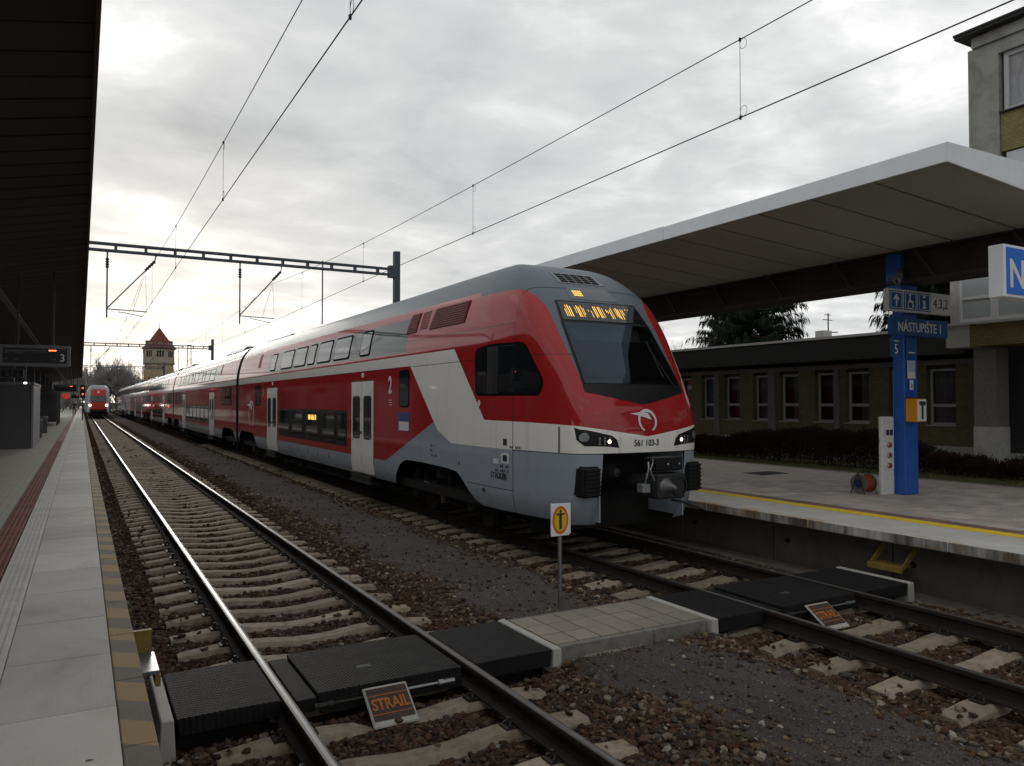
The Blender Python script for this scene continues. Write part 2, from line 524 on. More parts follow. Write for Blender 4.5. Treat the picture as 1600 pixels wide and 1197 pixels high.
pal = np.array([(.058, .033, .022), (.085, .046, .030), (.036, .026, .020), (.10, .068, .043), (.078, .068, .058), (.16, .118, .076), (.21, .178, .138), (.33, .30, .25)])
# the rusty brown of brake dust is strongest between and beside the rails
dist = np.minimum(np.abs(px_ - T1), np.abs(px_ - T2))
near = dist < 1.45
p_in = np.array([.27, .29, .15, .16, .06, .045, .02, .005]); p_out = np.array([.13, .19, .09, .20, .13, .14, .085, .035])
ci = np.where(near, rng.choice(8, N, p=p_in), rng.choice(8, N, p=p_out))
colr = pal[ci] * rng.uniform(.75, 1.3, (N, 1)) * .92
at = me.color_attributes.new('stone_colour', 'FLOAT_COLOR', 'POINT')
at.data.foreach_set('color', np.concatenate([np.repeat(colr, 12, 0), np.ones((N * 12, 1))], 1).ravel())
me.polygons.foreach_set('use_smooth', np.zeros(nf, bool)); me.update(); me.validate()
t = NT('ballast_stone')
a = t.n('ShaderNodeAttribute'); a.attribute_name = 'stone_colour'
c = t.mix(t.ramp(t.noise(60, 3, .6, t.world()), [(.35, 0), (.7, .5)]), a.outputs['Color'], (.05, .036, .03))
me.materials.append(t.bsdf(c, .85, normal=t.bump(t.noise(150, 3, .6, t.world()), .3, .002), spec=.04))
m_stone = me.materials[0]
tag(link('ballast_stones', me), 'loose red-brown ballast stones between and beside the sleepers', 'ballast', kind='stuff')

# ---- finer grit trodden into the path and filling the ballast nearest the viewer
def grit():
    n = 110000
    x = rng.uniform(.3, 9.2, n); y = rng.uniform(1.8, 11.5, n)
    keep = ~((y > CR0 - .02) & (y < CR1 + .02) & (x > .5) & (x < 8.9)) & (rng.random(n) < np.clip(1.25 - y / 11.5, .1, 1))
    keep &= ~((np.abs(np.abs(x - T1) - GAUGE) < .08) | (np.abs(np.abs(x - T2) - GAUGE) < .08))
    for xc, f in ((T1, 1.98), (T2, 1.75)): keep &= ~((np.abs(x - xc) < 1.31) & (np.abs(((y - f + .3) % .6) - .3) < .13))
    x, y = x[keep], y[keep]; n = len(x)
    onp_ = (x > 3.75) & (x < 5.5)
    r = rng.uniform(.0045, .0125, n) * np.where(onp_, .8, 1.5)
    z = np.array([bed_z(a, b) for a, b in zip(x, y)]) + r * .3
    O = np.array([(1, 0, 0), (-1, 0, 0), (0, 1, 0), (0, -1, 0), (0, 0, 1), (0, 0, -1)], float)
    OF = np.array([(0, 2, 4), (2, 1, 4), (1, 3, 4), (3, 0, 4), (2, 0, 5), (1, 2, 5), (3, 1, 5), (0, 3, 5)])
    b = O[None] * (1 + rng.uniform(-.35, .35, (n, 6, 1))) * r[:, None, None] * np.array([1.2, 1., .75])
    a = rng.uniform(0, 6.28, n); ca, sa = np.cos(a)[:, None], np.sin(a)[:, None]
    V = np.stack([b[..., 0] * ca - b[..., 1] * sa + x[:, None], b[..., 0] * sa + b[..., 1] * ca + y[:, None], b[..., 2] + z[:, None]], -1)
    me = bpy.data.meshes.new('gravel_grit'); me.vertices.add(n * 6); me.vertices.foreach_set('co', V.ravel()); nf = n * 8
    me.loops.add(nf * 3); me.loops.foreach_set('vertex_index', (OF[None] + (np.arange(n) * 6)[:, None, None]).ravel()); me.polygons.add(nf); me.polygons.foreach_set('loop_start', np.arange(nf) * 3); me.polygons.foreach_set('loop_total', np.full(nf, 3))
    gp = np.array([(.055, .047, .044), (.10, .087, .081), (.145, .128, .12), (.21, .19, .175), (.42, .39, .35)])
    c = gp[rng.choice(5, n, p=[.3, .36, .22, .10, .02])] * rng.uniform(.8, 1.25, (n, 1)); c = np.where(onp_[:, None], c, c * np.array([.8, .66, .55]))
    at = me.color_attributes.new('stone_colour', 'FLOAT_COLOR', 'POINT'); at.data.foreach_set('color', np.concatenate([np.repeat(c, 6, 0), np.ones((n * 6, 1))], 1).ravel())
    me.polygons.foreach_set('use_smooth', np.zeros(nf, bool)); me.update(); me.validate(); me.materials.append(m_stone)
    tag(link('gravel_grit', me), 'fine grey grit trodden into the path between the tracks', 'gravel', kind='stuff')
grit()

# ---- left platform (island platform with display and dark canopy)
PZ = .55
m_conc = pm('platform_concrete', (.34, .325, .295), .88, 0, .12, 1.2, 120, .5, .003, rnd=.10, dirt=(.20, .185, .16), dirt_amt=.45)
m_concd = pm('platform_wall_concrete', (.19, .175, .155), .92, 0, .25, 1.5, 60, .4, .004, dirt=(.07, .06, .05), dirt_amt=.7, streak=True)
m_groove = pm('tactile_white', (.47, .46, .43), .8, 0, .12, 3, 100, .25, .003, rnd=.06, dirt=(.28, .26, .23), dirt_amt=.4)
m_redpav = pm('tactile_red', (.155, .048, .036), .85, 0, .2, 5, 80, .35, .004, rnd=.18)
# slab with a worn yellow / brown-grey diagonal hatch along the edge
t = NT('platform_edge_slab')
w = t.world(); x, y, z = t.xyz(w)
a = t.noise(1.3, 5, .6, w); b = t.noise(140, 3, .6, w)
k = t.m('ADD', t.m('MULTIPLY', t.rnd(), .30), .85)
base = t.ramp(t.m('ADD', t.m('MULTIPLY', a, .6), t.m('MULTIPLY', b, .4)), [(.3, (.37, .355, .325)), (.7, (.50, .485, .45))])
base = t.mix(1., base, t.vec(k, k, k), 'MULTIPLY')
base = t.mix(t.ramp(t.noise(.9, 6, .68, w, .6), [(.50, 0), (.72, .45)]), base, (.23, .21, .185))
gum = t.n('ShaderNodeTexVoronoi'); t.put(w, gum.inputs['Vector']); gum.inputs['Scale'].default_value = 2.6
base = t.mix(t.AND(t.lt(gum.outputs['Distance'], .045), t.gt(t.noise(1.1, 2, .5, w), .5)), base, (.10, .09, .08))
ph = t.m('FRACT', t.m('ADD', t.m('MULTIPLY', y, 1.62), t.m('MULTIPLY', x, 1.25)))
st = t.gt(ph, .52)
yel = t.mix(t.ramp(t.noise(16, 5, .7, w), [(.4, 0), (.75, .7)]), (.25, .168, .060), (.22, .18, .12))
gry = t.mix(t.noise(9, 4, .6, w), (.085, .072, .062), (.15, .13, .11))
hatch = t.mix(st, yel, gry)
col = t.mix(t.gt(x, .19), base, hatch)
ribs = t.m('SINE', t.m('MULTIPLY', x, 260.))
m_edge = t.bsdf(col, .88, normal=t.bump(t.m('ADD', b, t.m('MULTIPLY', ribs, .08)), .35, .004))
# small grey concrete block paving of the platform's middle
def block_paving(name, c0, c1, joint, sx, sy):
    t = NT(name); w = t.world()
    br = t.n('ShaderNodeTexBrick'); t.put(w, br.inputs['Vector'])
    br.inputs['Color1'].default_value = (*c0, 1); br.inputs['Color2'].default_value = (*c1, 1); br.inputs['Mortar'].default_value = (*joint, 1)
    br.inputs['Scale'].default_value = 1; br.inputs['Brick Width'].default_value = sx; br.inputs['Row Height'].default_value = sy
    br.inputs['Mortar Size'].default_value = .006; br.inputs['Bias'].default_value = 0
    c = t.mix(t.m('MULTIPLY', t.noise(1.2, 5, .6, w), .5), br.outputs['Color'], [q * .6 for q in c0])
    h = t.m('SUBTRACT', 1.0, br.outputs['Fac'])
    return t.bsdf(c, .9, normal=t.bump(t.m('ADD', h, t.m('MULTIPLY', t.noise(80, 3, .6, w), .3)), .4, .006))
m_blocks = block_paving('grey_block_paving', (.30, .29, .245), (.36, .345, .295), (.13, .125, .10), .2, .1)

plat = bpy.data.objects.new('platform_left', None); COL.objects.link(plat); plat.location = (0, 0, 0); ORG[plat.name] = (0, 0, 0); tag(plat, kind='structure')
g = MB(); g.box(-14, -8, -.6, .24, 330, PZ - .12); g.build('platform_wall', m_concd, plat)
g = MB(); g.add([(-14, -8, PZ - .006), (-.885, -8, PZ - .006), (-.885, 330, PZ - .006), (-14, 330, PZ - .006)], [(0, 1, 2, 3)]); g.build('block_paving', m_blocks, plat)
g = MB(); g.box(-.395, -.496, -.12, .186, .496, 0.); me_slab = g.mesh('platform_slab', m_edge, bevel=.006)
g = MB(); g.box(.190, -.497, -.12, .345, .497, 0.); me_eb = g.mesh('edge_block', m_edge, bevel=.006)
for k in range(66): link('edge_block', me_eb, plat, (0, 1.62 + k * 1.0, PZ + random.uniform(-.002, .002)))
for k in range(66): link('platform_slab', me_slab, plat, (0, 1.21 + k * 1.0 , PZ + random.uniform(-.002, .002)))
g = MB()
for k in range(260): g.box(-.395, 66.72 + k, PZ - .12, .345, 67.71 + k, PZ)
tag(g.build('edge_slabs_in_the_distance', m_edge, plat), kind='stuff')
g = MB(); g.box(-.11, -.198, -.08, .115, .198, -.006)
for q in range(5): g.box(-.103 + q * .045, -.198, -.006, -.083 + q * .045, .198, .004)
me_gr = g.mesh('grooved_tile', m_groove)
for k in range(120): link('grooved_tile', me_gr, plat, (-.513, 4.2 + k * .4, PZ))
g = MB(); g.box(-.627, 52.0, PZ - .08, -.399, 330, PZ - .002); g.build('grooved_strip', m_groove, plat)
g = MB()
g.box(-.117, -.097, -.08, .117, .097, -.003, 0)
for a in range(4):
    for b in range(3): g.box(-.095 + a * .055, -.075 + b * .06, -.003, -.065 + a * .055, -.045 + b * .06, .003)
me_rp = g.mesh('red_paver', m_redpav)
for k in range(150): link('red_paver', me_rp, plat, (-.755, 7.6 + k * .2, PZ))
g = MB(); g.box(-.872, 37.5, PZ - .08, -.638, 330, PZ - .002); g.build('red_strip', m_redpav, plat)

# ---- right platform
plr = bpy.data.objects.new('platform_right', None); COL.objects.link(plr); ORG[plr.name] = (0, 0, 0); tag(plr, kind='structure')
PE = 8.90
t = NT('right_edge_slab')
w = t.world(); x, y, z = t.xyz(w)
a = t.noise(1.7, 5, .6, w); b = t.noise(110, 3, .6, w)
c = t.ramp(t.m('ADD', t.m('MULTIPLY', a, .7), t.m('MULTIPLY', b, .3)), [(.3, (.39, .38, .35)), (.7, (.54, .53, .50))])
# remnants of old yellow-orange edge paint and black grime on the face
rem = t.AND(t.lt(x, PE + .11), t.ramp(t.noise(2.2, 4, .6, w, stretch=(1, .6, 1)), [(.48, 0), (.56, .75)]))
c = t.mix(rem, c, (.40, .25, .11))
grime = t.AND(t.lt(x, PE + .004), t.ramp(t.noise(3.2, 6, .7, w, stretch=(1, 1, .15)), [(.36, 0), (.62, .92)]))
c = t.mix(grime, c, (.045, .038, .03))
m_redge = t.bsdf(c, .9, normal=t.bump(b, .4, .003))
m_yel = pm('yellow_line', (.74, .55, .025), .75, 0, .15, 4, 60, .2, .002, dirt=(.35, .29, .12), dirt_amt=.35)
m_rwall = pm('right_platform_wall', (.085, .078, .068), .95, 0, .25, 1.3, 50, .4, .004, dirt=(.05, .043, .036), dirt_amt=.7, streak=True)
m_blk = pm('black_hole', (.008, .008, .008), .9, 0, 0, bump=0)
g = MB(); g.box(9.32, -8, -.6, 30, 120, PZ - .14); g.build('platform_wall', m_rwall, plr)
for k in range(60):
    g = None
g = MB(); g.box(-.50, -.995, -.13, .50, .995, 0); me_rs = g.mesh('edge_slab', m_redge, bevel=.012)
for k in range(30): link('edge_slab', me_rs, plr, (PE + .5, -1.6 + k * 2.0, PZ + random.uniform(-.004, .003)))
g = MB(); g.box(9.90, -8, PZ - .1, 10.15, 60, PZ + .002); g.build('yellow_line', m_yel, plr)
# wall: precast segments with weep holes
g = MB(); g.box(9.27, -.985, -.6, 9.318, .985, PZ - .14); me_ws = g.mesh('wall_segment', m_rwall, (9.3, 0, 0), bevel=.01)
for k in range(16): link('wall_segment', me_ws, plr, (9.3 + random.uniform(-.008, .004), -.6 + k * 1.99, 0))
g = MB(); g.lathe([(0, -.03), (.035, -.03), (.042, 0), (.035, .012)], (0, 0, 0), 'x', 12); me_wh = g.mesh('weep_hole', m_blk)
for k in range(16): link('weep_hole', me_wh, plr, (9.262, .1 + k * 1.99, .12))
# concrete cable trough lids lying along the wall foot
m_lid = pm('trough_concrete', (.12, .105, .09), .95, 0, .2, 2, 60, .4, .004, rnd=.15, dirt=(.05, .04, .035), dirt_amt=.6)
g = MB(); g.box(-.2, -.49, -.1, .2, .49, 0); me_lid = g.mesh('trough_lid', m_lid, bevel=.01)
for k in range(26): link('trough_lid', me_lid, plr, (9.06, .6 + k * 1.0, -.225 + random.uniform(-.01, .01)))
# pavers: nearest ones one by one, the rest joined
def paver_mat(name, c, rnd): return pm(name, c, .88, 0, .15, 2.0, 90, .4, .003, rnd=rnd, dirt=[q * .55 for q in c], dirt_amt=.4)
m_pav = paver_mat('paver_grey', (.45, .405, .375), .16)
m_pavr = paver_mat('paver_red', (.22, .13, .12), .15)
PW, PL = .30, .30
g = MB(); g.box(-PW / 2 + .005, -PL / 2 + .005, -.05, PW / 2 - .005, PL / 2 - .005, 0)
me_p = g.mesh('paver', m_pav); me_pr = g.mesh('paver_red', m_pavr)
cells = []
for i in range(18):
    for j in range(-16, 90):
        cx_, cy_ = 10.15 + PW * (i + .5), PL * (j + .5 + .5 * (i % 2))
        d = (cx_ * .489 + cy_ * .872, cx_ * .872 - cy_ * .489)
        vis = d[0] > 1 and abs(d[1]) < d[0] * .675
        cells.append((0 if vis else 1, d[0] if vis else 99, cx_, cy_, i))
cells.sort()
gm = MB()
for k, (q, dd, cx_, cy_, i) in enumerate(cells):
    zz = PZ + random.uniform(-.003, .002)
    if k < 300: link('paver', me_pr if i == 0 else me_p, plr, (cx_, cy_, zz))
    else: gm.box(cx_ - PW / 2 + .005, cy_ - PL / 2 + .005, zz - .05, cx_ + PW / 2 - .005, cy_ + PL / 2 - .005, zz, 1 if i == 0 else 0)
tag(gm.build('pavers_further_off', [m_pav, m_pavr], plr), kind='stuff')
m_joint = pm('paver_joint', (.10, .085, .075), .95, 0, .2)
g = MB(); g.box(10.15, -8, PZ - .2, 15.56, 120, PZ - .012); g.build('paving_bed', m_joint, plr)
m_kerb = pm('kerb_concrete', (.28, .26, .235), .9, 0, .2, 2, 60, .3)
g = MB(); g.box(-.04, -.49, -.2, .04, .49, .015); me_k = g.mesh('kerb', m_kerb, bevel=.006)
for k in range(26): link('kerb', me_k, plr, (15.6, 6.2 + k * 1.0, PZ))
t = NT('grass_soil')
c = t.ramp(t.noise(3, 6, .65, t.world()), [(.3, (.05, .055, .02)), (.55, (.085, .10, .03)), (.75, (.12, .11, .05))])
m_grass = t.bsdf(c, .95, normal=t.bump(t.noise(60, 4, .7, t.world()), .6, .02))
g = MB(); g.box(15.64, -8, 0, 30, 120, PZ - .005); tag(g.build('grass_verge', m_grass), kind='structure')
rg = np.random.default_rng(9)
n = 26000
bx = rg.uniform(15.66, 16.9, n); by = rg.uniform(7, 27, n); hh = rg.uniform(.02, .07, n); aa = rg.uniform(0, 6.28, n); ww = .006
V = np.zeros((n, 3, 3)); V[:, 0] = np.stack([bx - ww * np.cos(aa), by - ww * np.sin(aa), np.full(n, PZ - .01)], 1); V[:, 1] = np.stack([bx + ww * np.cos(aa), by + ww * np.sin(aa), np.full(n, PZ - .01)], 1)
V[:, 2] = np.stack([bx + rg.normal(0, .02, n), by + rg.normal(0, .02, n), PZ + hh], 1)
me = bpy.data.meshes.new('grass'); me.vertices.add(n * 3); me.vertices.foreach_set('co', V.ravel()); me.loops.add(n * 3); me.loops.foreach_set('vertex_index', np.arange(n * 3)); me.polygons.add(n); me.polygons.foreach_set('loop_start', np.arange(n) * 3); me.polygons.foreach_set('loop_total', np.full(n, 3)); me.update(); me.validate()
t = NT('grass_blade'); me.materials.append(t.bsdf(t.ramp(t.noise(4, 3, .6, t.world()), [(.3, (.07, .085, .026)), (.7, (.15, .155, .06))]), .8))
tag(link('grass', me), 'short winter grass along the strip before the hedge', 'grass', kind='stuff')

# ---- pedestrian crossing over both tracks
t = NT('crossing_rubber')
w = t.world(); x, y, z = t.xyz(w)
d1 = t.m('SINE', t.m('MULTIPLY', t.m('ADD', x, y), 150.)); d2 = t.m('SINE', t.m('MULTIPLY', t.m('SUBTRACT', x, y), 150.))
dm = t.m('MAXIMUM', d1, d2)
c = t.ramp(t.noise(5, 6, .65, w), [(.3, (.007, .007, .0075)), (.6, (.014, .0135, .0138)), (.85, (.035, .031, .028))])
m_rub = t.bsdf(c, .8, normal=t.bump(t.m('ADD', dm, t.m('MULTIPLY', t.noise(9, 4, .6, w), 3.)), .60, .005), spec=.16)
m_rubs = pm('smooth_rubber', (.008, .008, .0085), .8, 0, .3, 6, 90, .25, .002)
m_wkerb = pm('pale_kerb', (.38, .37, .34), .85, 0, .12, 4, 70, .3, .003, dirt=(.25, .23, .2), dirt_amt=.4)
m_tile = pm('island_tile', (.225, .203, .168), .88, 0, .14, 4, 110, .4, .003, rnd=.12, dirt=(.17, .145, .12), dirt_amt=.4)
m_side = pm('island_side', (.18, .17, .152), .9, 0, .2, 4, 60, .4, .004, dirt=(.07, .06, .05), dirt_amt=.7, streak=True)
m_zinc = pm('galvanised', (.24, .245, .25), .38, .8, .15, 12, 60, .1)
m_orange = pm('orange_print', (.36, .115, .028), .7, 0, .25, 20, 90, .1)
m_brown = pm('brown_plate', (.055, .038, .03), .7, 0, .3, 9, 60, .2)
m_ystep = pm('yellow_step', (.21, .145, .03), .65, 0, .25, 9, 50, .2, dirt=(.12, .09, .05), dirt_amt=.6)
cr = thing('pedestrian_crossing', 'foot crossing of black rubber panels with a tiled concrete island between the tracks', 'crossing', (4.7, CR0, -.25))
def panel(x0, x1, thick=.17, mat=m_rub, top=.0, crown=.0):
    g = MB()
    n = 7; pts = []
    for k in range(n): u = k / (n - 1); pts.append((x0 + (x1 - x0) * u, top + crown * (1 - (2 * u - 1) ** 2)))
    pts += [(x1 - .02, top - thick), (x0 + .02, top - thick)]
    g.prism([(a, CR0, b) for a, b in pts], (0, CR1 - CR0, 0))
    o = g.build('rubber_panel', mat, cr, bevel=.006)
    return o
for xc in (T1, T2):
    p = panel(xc - GAUGE + .062, xc - GAUGE + .219, .10, m_rubs, -.030)          # flangeway strip
    q = panel(xc - GAUGE + .222, xc + GAUGE - .085, .12, m_rub, -.002, .004)      # panel between the rails
    g = MB(); g.box(xc - GAUGE + .24, CR0 - .025, -.15, xc + GAUGE - .10, CR0 + .01, -.055); g.build('panel_lip', m_rubs, q)
    g = MB()
    for s in (-1, 1): g.box(xc - .10, CR0 + .40 + s * .016, .0015, xc + .02, CR0 + .402 + s * .016 + .005, .0035)
    g.build('moulded_mark', m_zinc, q)
panel(.60, T1 - GAUGE - .045, .12, m_rub, -.004, .004)
panel(T1 + GAUGE + .045, 3.66, .14, m_rub, -.002, .004)
panel(5.63, T2 - GAUGE - .045, .14, m_rub, -.002, .004)
panel(T2 + GAUGE + .045, 8.74, .14, m_rub, -.004, .004)
for xa, xb in ((.62, T1 - GAUGE - .1), (T1 + GAUGE + .1, 3.64), (5.65, T2 - GAUGE - .1), (T2 + GAUGE + .1, 8.72)):
    g = MB(); g.box(xa, CR0 + .16, -.4, xb, CR1 - .06, -.125); g.build('panel_bearer', m_rubs, cr)
for x0, s in ((3.665, 1), (5.545, 1), (8.745, 1), (.50, 1)):
    g = MB(); g.prism([(x0 - .015, CR0 - .02, -.30), (x0 + .10, CR0 - .02, -.30), (x0 + .082, CR0 - .02, .006), (x0, CR0 - .02, .006)], (0, CR1 - CR0 + .03, 0))
    g.build('edge_kerb', m_wkerb, cr, bevel=.008)
IX0, IX1, IY0, IY1 = 3.765, 5.525, CR0 + .06, CR1 - .0
g = MB(); g.box(IX0, IY0 - .02, -.3, (IX0 + IX1) / 2 + .2, IY0 + .045, -.004); g.build('island_kerb', m_side, cr, bevel=.006)
g = MB(); g.box((IX0 + IX1) / 2 + .205, IY0 - .02, -.3, IX1, IY0 + .045, -.004); g.build('island_kerb', m_side, cr, bevel=.006)
g = MB(); g.box(IX0, IY1 - .05, -.3, IX1, IY1, -.004); g.build('island_kerb', m_side, cr, bevel=.006)
nxt, nyt = 7, 3
dx, dy = (IX1 - IX0) / nxt, (IY1 - IY0 - .10) / nyt
g = MB(); g.box(-dx / 2 + .006, -dy / 2 + .006, -.06, dx / 2 - .006, dy / 2 - .006, 0); me_t = g.mesh('tile', m_tile, bevel=.004)
for i in range(nxt):
    for j in range(nyt): link('tile', me_t, cr, (IX0 + dx * (i + .5), IY0 + .047 + dy * (j + .5), .002 + random.uniform(-.002, .002)))
g = MB(); g.box(IX0 + .01, IY0 + .03, -.3, IX1 - .01, IY1 - .03, -.03); g.build('island_bed', m_joint, cr)
# wedge of spilled mortar by the island
g = MB(); pts = [(4.0, 5.84, -.12), (4.2, 5.72, -.12), (4.5, 5.74, -.12), (4.72, 5.84, -.12), (4.5, 5.86, -.1), (4.2, 5.86, -.1)]
g.prism([(a, b, -.16) for a, b, c in pts], (0, 0, .045)); g.build('mortar_spill', m_tile, cr, bevel=.012)
# steel tie rods and deflector plates with the maker's lettering
def deflector(xc, off, wd, dim):
    for s in (-1, 1):
        g = MB(); g.tube([(xc + .02 * s, CR0 - .055, -.075), (xc + s * .45, CR0 - .055, -.075)], .011, 8); g.lathe([(.0, -.02), (.024, -.02), (.024, .02), (0, .02)], (xc + s * .45, CR0 - .055, -.075), 'x', 8)
        g.lathe([(0, -.05), (.02, -.05), (.02, .05), (0, .05)], (xc + s * .52, CR0 - .055, -.075), 'x', 6)
        g.build('tie_rod', m_clip if s < 0 else m_zinc, cr, smooth=True)
    x0, x1 = xc + off, xc + off + wd
    top = Vector((0, CR0 - .03, -.015)); bot = Vector((0, CR0 - .33, -.215)); sl = (bot - top)
    nrm_ = Vector((0, sl.z, -sl.y)).normalized()
    if nrm_.z < 0: nrm_ = -nrm_
    g = MB(); th = nrm_ * .02
    P = [Vector((x0, top.y, top.z)), Vector((x1, top.y, top.z)), Vector((x1, bot.y, bot.z)), Vector((x0, bot.y, bot.z))]
    g.prism([p - th for p in P], th)
    o = g.build('deflector', m_wkerb, cr, bevel=.01)
    def onp_(u, v, e): return Vector((x0 + (x1 - x0) * u, 0, 0)) + top + sl * v + nrm_ * e
    g = MB(); g.add([onp_(.05, .07, .003), onp_(.95, .07, .003), onp_(.95, .86, .003), onp_(.05, .86, .003)], [(0, 1, 2, 3)]); g.build('printed_face', m_brown, o)
    g = MB()
    for v in (.24, .70): g.add([onp_(.07, v, .005), onp_(.93, v, .005), onp_(.93, v + .02, .005), onp_(.07, v + .02, .005)], [(0, 1, 2, 3)])
    g.build('printed_line', m_orange, o)
    me = text_mesh('STRAIL', .135, m_orange, .0012, .004, .72)
    xa = Vector((1, 0, 0)); ya = -sl.normalized()
    M = Matrix((xa, ya, nrm_)).transposed().to_4x4(); M.translation = onp_(.5, .49, .006)
    b = ORG[cr.name]; M.translation -= Vector(b); me.transform(M)
    link('lettering', me, o)
deflector(T1, -.20, .36, 1); deflector(T2, -.22, .36, 1)

# yellow folding steps hung from both platform edges at the crossing
def step(x, side, label):
    y0, y1 = 6.02, 6.46
    s = thing('folding_step', label, 'step', (x, 6.24, -.2), 'yellow steps at the foot crossing')
    d = -side
    for y in (y0, y1):
        g = MB(); g.prism([(x + side * .02, y, .40), (x + side * .02, y, .28), (x + d * .30, y, .07), (x + d * .30, y, .13)], (0, .022, 0)); g.build('side_plate', m_ystep, s)
    g = MB(); g.box(min(x + d * .10, x + d * .34), y0 + .02, .10, max(x + d * .10, x + d * .34), y1 + .004, .125); g.box(min(x + d * .32, x + d * .35), y0 - .01, .05, max(x + d * .32, x + d * .35), y1 + .03, .126); g.build('tread', m_ystep, s, bevel=.004)
    return s
step(9.27, 1, 'yellow steel step hung under the edge of the right-hand paved platform')
s = thing('folding_step', 'yellow steel bracket step at the edge of the left platform', 'step', (.42, 6.3, -.2), 'yellow steps at the foot crossing')
g = MB(); g.box(.36, 6.62, .06, .50, 6.66, .42); g.build('side_plate', m_ystep, s); 
g = MB(); g.box(.355, 6.14, .22, .52, 6.62, .25); g.build('tread', m_zinc, s, bevel=.004)
g = MB(); g.box(.49, 6.12, .14, .525, 6.64, .22); g.build('front_lip', m_ystep, s)

# ================================================================== THE RED DOUBLE-DECK TRAIN
# skin of the coaches as tables: half-width over height, nose profile over height, plan curve of the nose
def lerp_tab(tab, x):
    if x <= tab[0][0]: return tab[0][1]
    for a, b in zip(tab, tab[1:]):
        if x <= b[0]: return a[1] + (b[1] - a[1]) * (x - a[0]) / (b[0] - a[0])
    return tab[-1][1]
def hermite(tab, xs):
    """monotone cubic through the table, evaluated at an array of positions"""
    X = np.array([p[0] for p in tab], float); Yv = np.array([p[1] for p in tab], float)
    d = np.diff(Yv) / np.diff(X); m = np.empty(len(X)); m[0] = d[0]; m[-1] = d[-1]
    for k in range(1, len(X) - 1): m[k] = 0 if d[k - 1] * d[k] <= 0 else 2 * d[k - 1] * d[k] / (d[k - 1] + d[k])
    x = np.clip(xs, X[0], X[-1]); i = np.clip(np.searchsorted(X, x, side='right') - 1, 0, len(X) - 2)
    h = X[i + 1] - X[i]; t_ = (x - X[i]) / h
    return (2 * t_**3 - 3 * t_**2 + 1) * Yv[i] + (t_**3 - 2 * t_**2 + t_) * m[i] * h + (3 * t_**2 - 2 * t_**3) * Yv[i + 1] + (t_**3 - t_**2) * m[i + 1] * h
SEC=[(.45,1.33),(.6,1.375),(.8,1.40),(3.05,1.40),(3.3,1.38),(3.6,1.325),(3.9,1.24),(4.05,1.18),(4.2,1.09),(4.35,.97),(4.45,.85),(4.52,.70),(4.57,.45),(4.6,0.)]
YC=[(.45,8.92),(.8,8.78),(1.45,8.68),(1.75,8.67),(2.1,8.74),(2.4,8.90),(3.0,9.35),(3.5,9.73),(3.78,9.97),(4.1,10.32),(4.35,10.71),(4.5,11.1),(4.57,11.5),(4.6,11.9)]
YE=11.9
PA=[(0,0,0),(.2,.36,.006),(.38,.60,.025),(.5,.77,.065),(.58,.835,.12),(.66,.88,.19),(.76,.935,.32),(.86,.977,.48),(.93,1,.66),(1,1,1)]
PB=[(0,0,0),(.2,.42,.004),(.38,.74,.016),(.5,.88,.042),(.58,.935,.085),(.66,.96,.15),(.76,.98,.28),(.86,.992,.48),(.93,1,.66),(1,1,1)]
ZG = np.arange(.40, 4.6005, .01); TG = np.linspace(0, 1, 161)
SECG = hermite(SEC, ZG); YCG = hermite(YC, ZG)
def _plan(P): return hermite([(p[0], p[1]) for p in P], TG), hermite([(p[0], p[2]) for p in P], TG)
_ax, _ay = _plan(PA); _bx, _by = _plan(PB)
_k = np.clip((ZG - 2.4) / 1.3, 0, 1)[:, None]
CXG = SECG[:, None] * (_ax[None] * (1 - _k) + _bx[None] * _k)
CYG = YCG[:, None] + (YE - YCG)[:, None] * (_ay[None] * (1 - _k) + _by[None] * _k)
def _zi(z):
    q = min(max((z - .40) / .01, 0.), len(ZG) - 1.001); i = int(q); return i, q - i
def sec_w(z):
    i, f = _zi(z); return float(SECG[i] * (1 - f) + SECG[i + 1] * f)
def cabpt(t_, z):
    """t 0 (nose centre) .. 1 (side): half of the cab skin at height z"""
    i, f = _zi(z); a = abs(t_)
    x = np.interp(a, TG, CXG[i]) * (1 - f) + np.interp(a, TG, CXG[i + 1]) * f
    y = np.interp(a, TG, CYG[i]) * (1 - f) + np.interp(a, TG, CYG[i + 1]) * f
    return math.copysign(x, t_), float(y)
def cab_y(x, z):
    i, f = _zi(z); a = abs(x)
    return float(np.interp(a, CXG[i], CYG[i]) * (1 - f) + np.interp(a, CXG[i + 1], CYG[i + 1]) * f)
def cab_x(y, z):
    i, f = _zi(z)
    return float(np.interp(y, CYG[i], CXG[i]) * (1 - f) + np.interp(y, CYG[i + 1], CXG[i + 1]) * f)
XC = 7.10; NOSE = 8.7
ARCH = [(-1.98, .50), (-1.78, .60), (-1.5, .80), (-1.13, .985), (-.5, 1.02), (.5, 1.035), (1.15, 1.03), (1.5, .94), (1.75, .74), (1.9, .50)]
AX = np.linspace(-1.98, 1.9, 200); AZ = hermite(ARCH, AX)
BOG = (13.3, 31.4, 35.9, 57.0, 61.4, 82.4, 86.9, 107.3, 111.9, 132.2)
def zbot(y):
    """lower edge of the skirt: raised in a rounded arch over the bogies"""
    for c_ in BOG:
        if -1.98 < y - c_ < 1.9: return float(np.interp(y - c_, AX, AZ))
    return .50
def side_x(y, z): return cab_x(y, z) if y < YE else sec_w(z)
def side_pt(y, z, off=0.):
    e = .02
    x = side_x(y, z)
    dz_ = (side_x(y, z + e) - side_x(y, z - e)) / (2 * e); dy_ = (side_x(y + e, z) - side_x(y - e, z)) / (2 * e)
    n = Vector((1, -dy_, -dz_)).normalized()
    return Vector((XC - x, y, z)) + Vector((-n.x, n.y, n.z)) * off
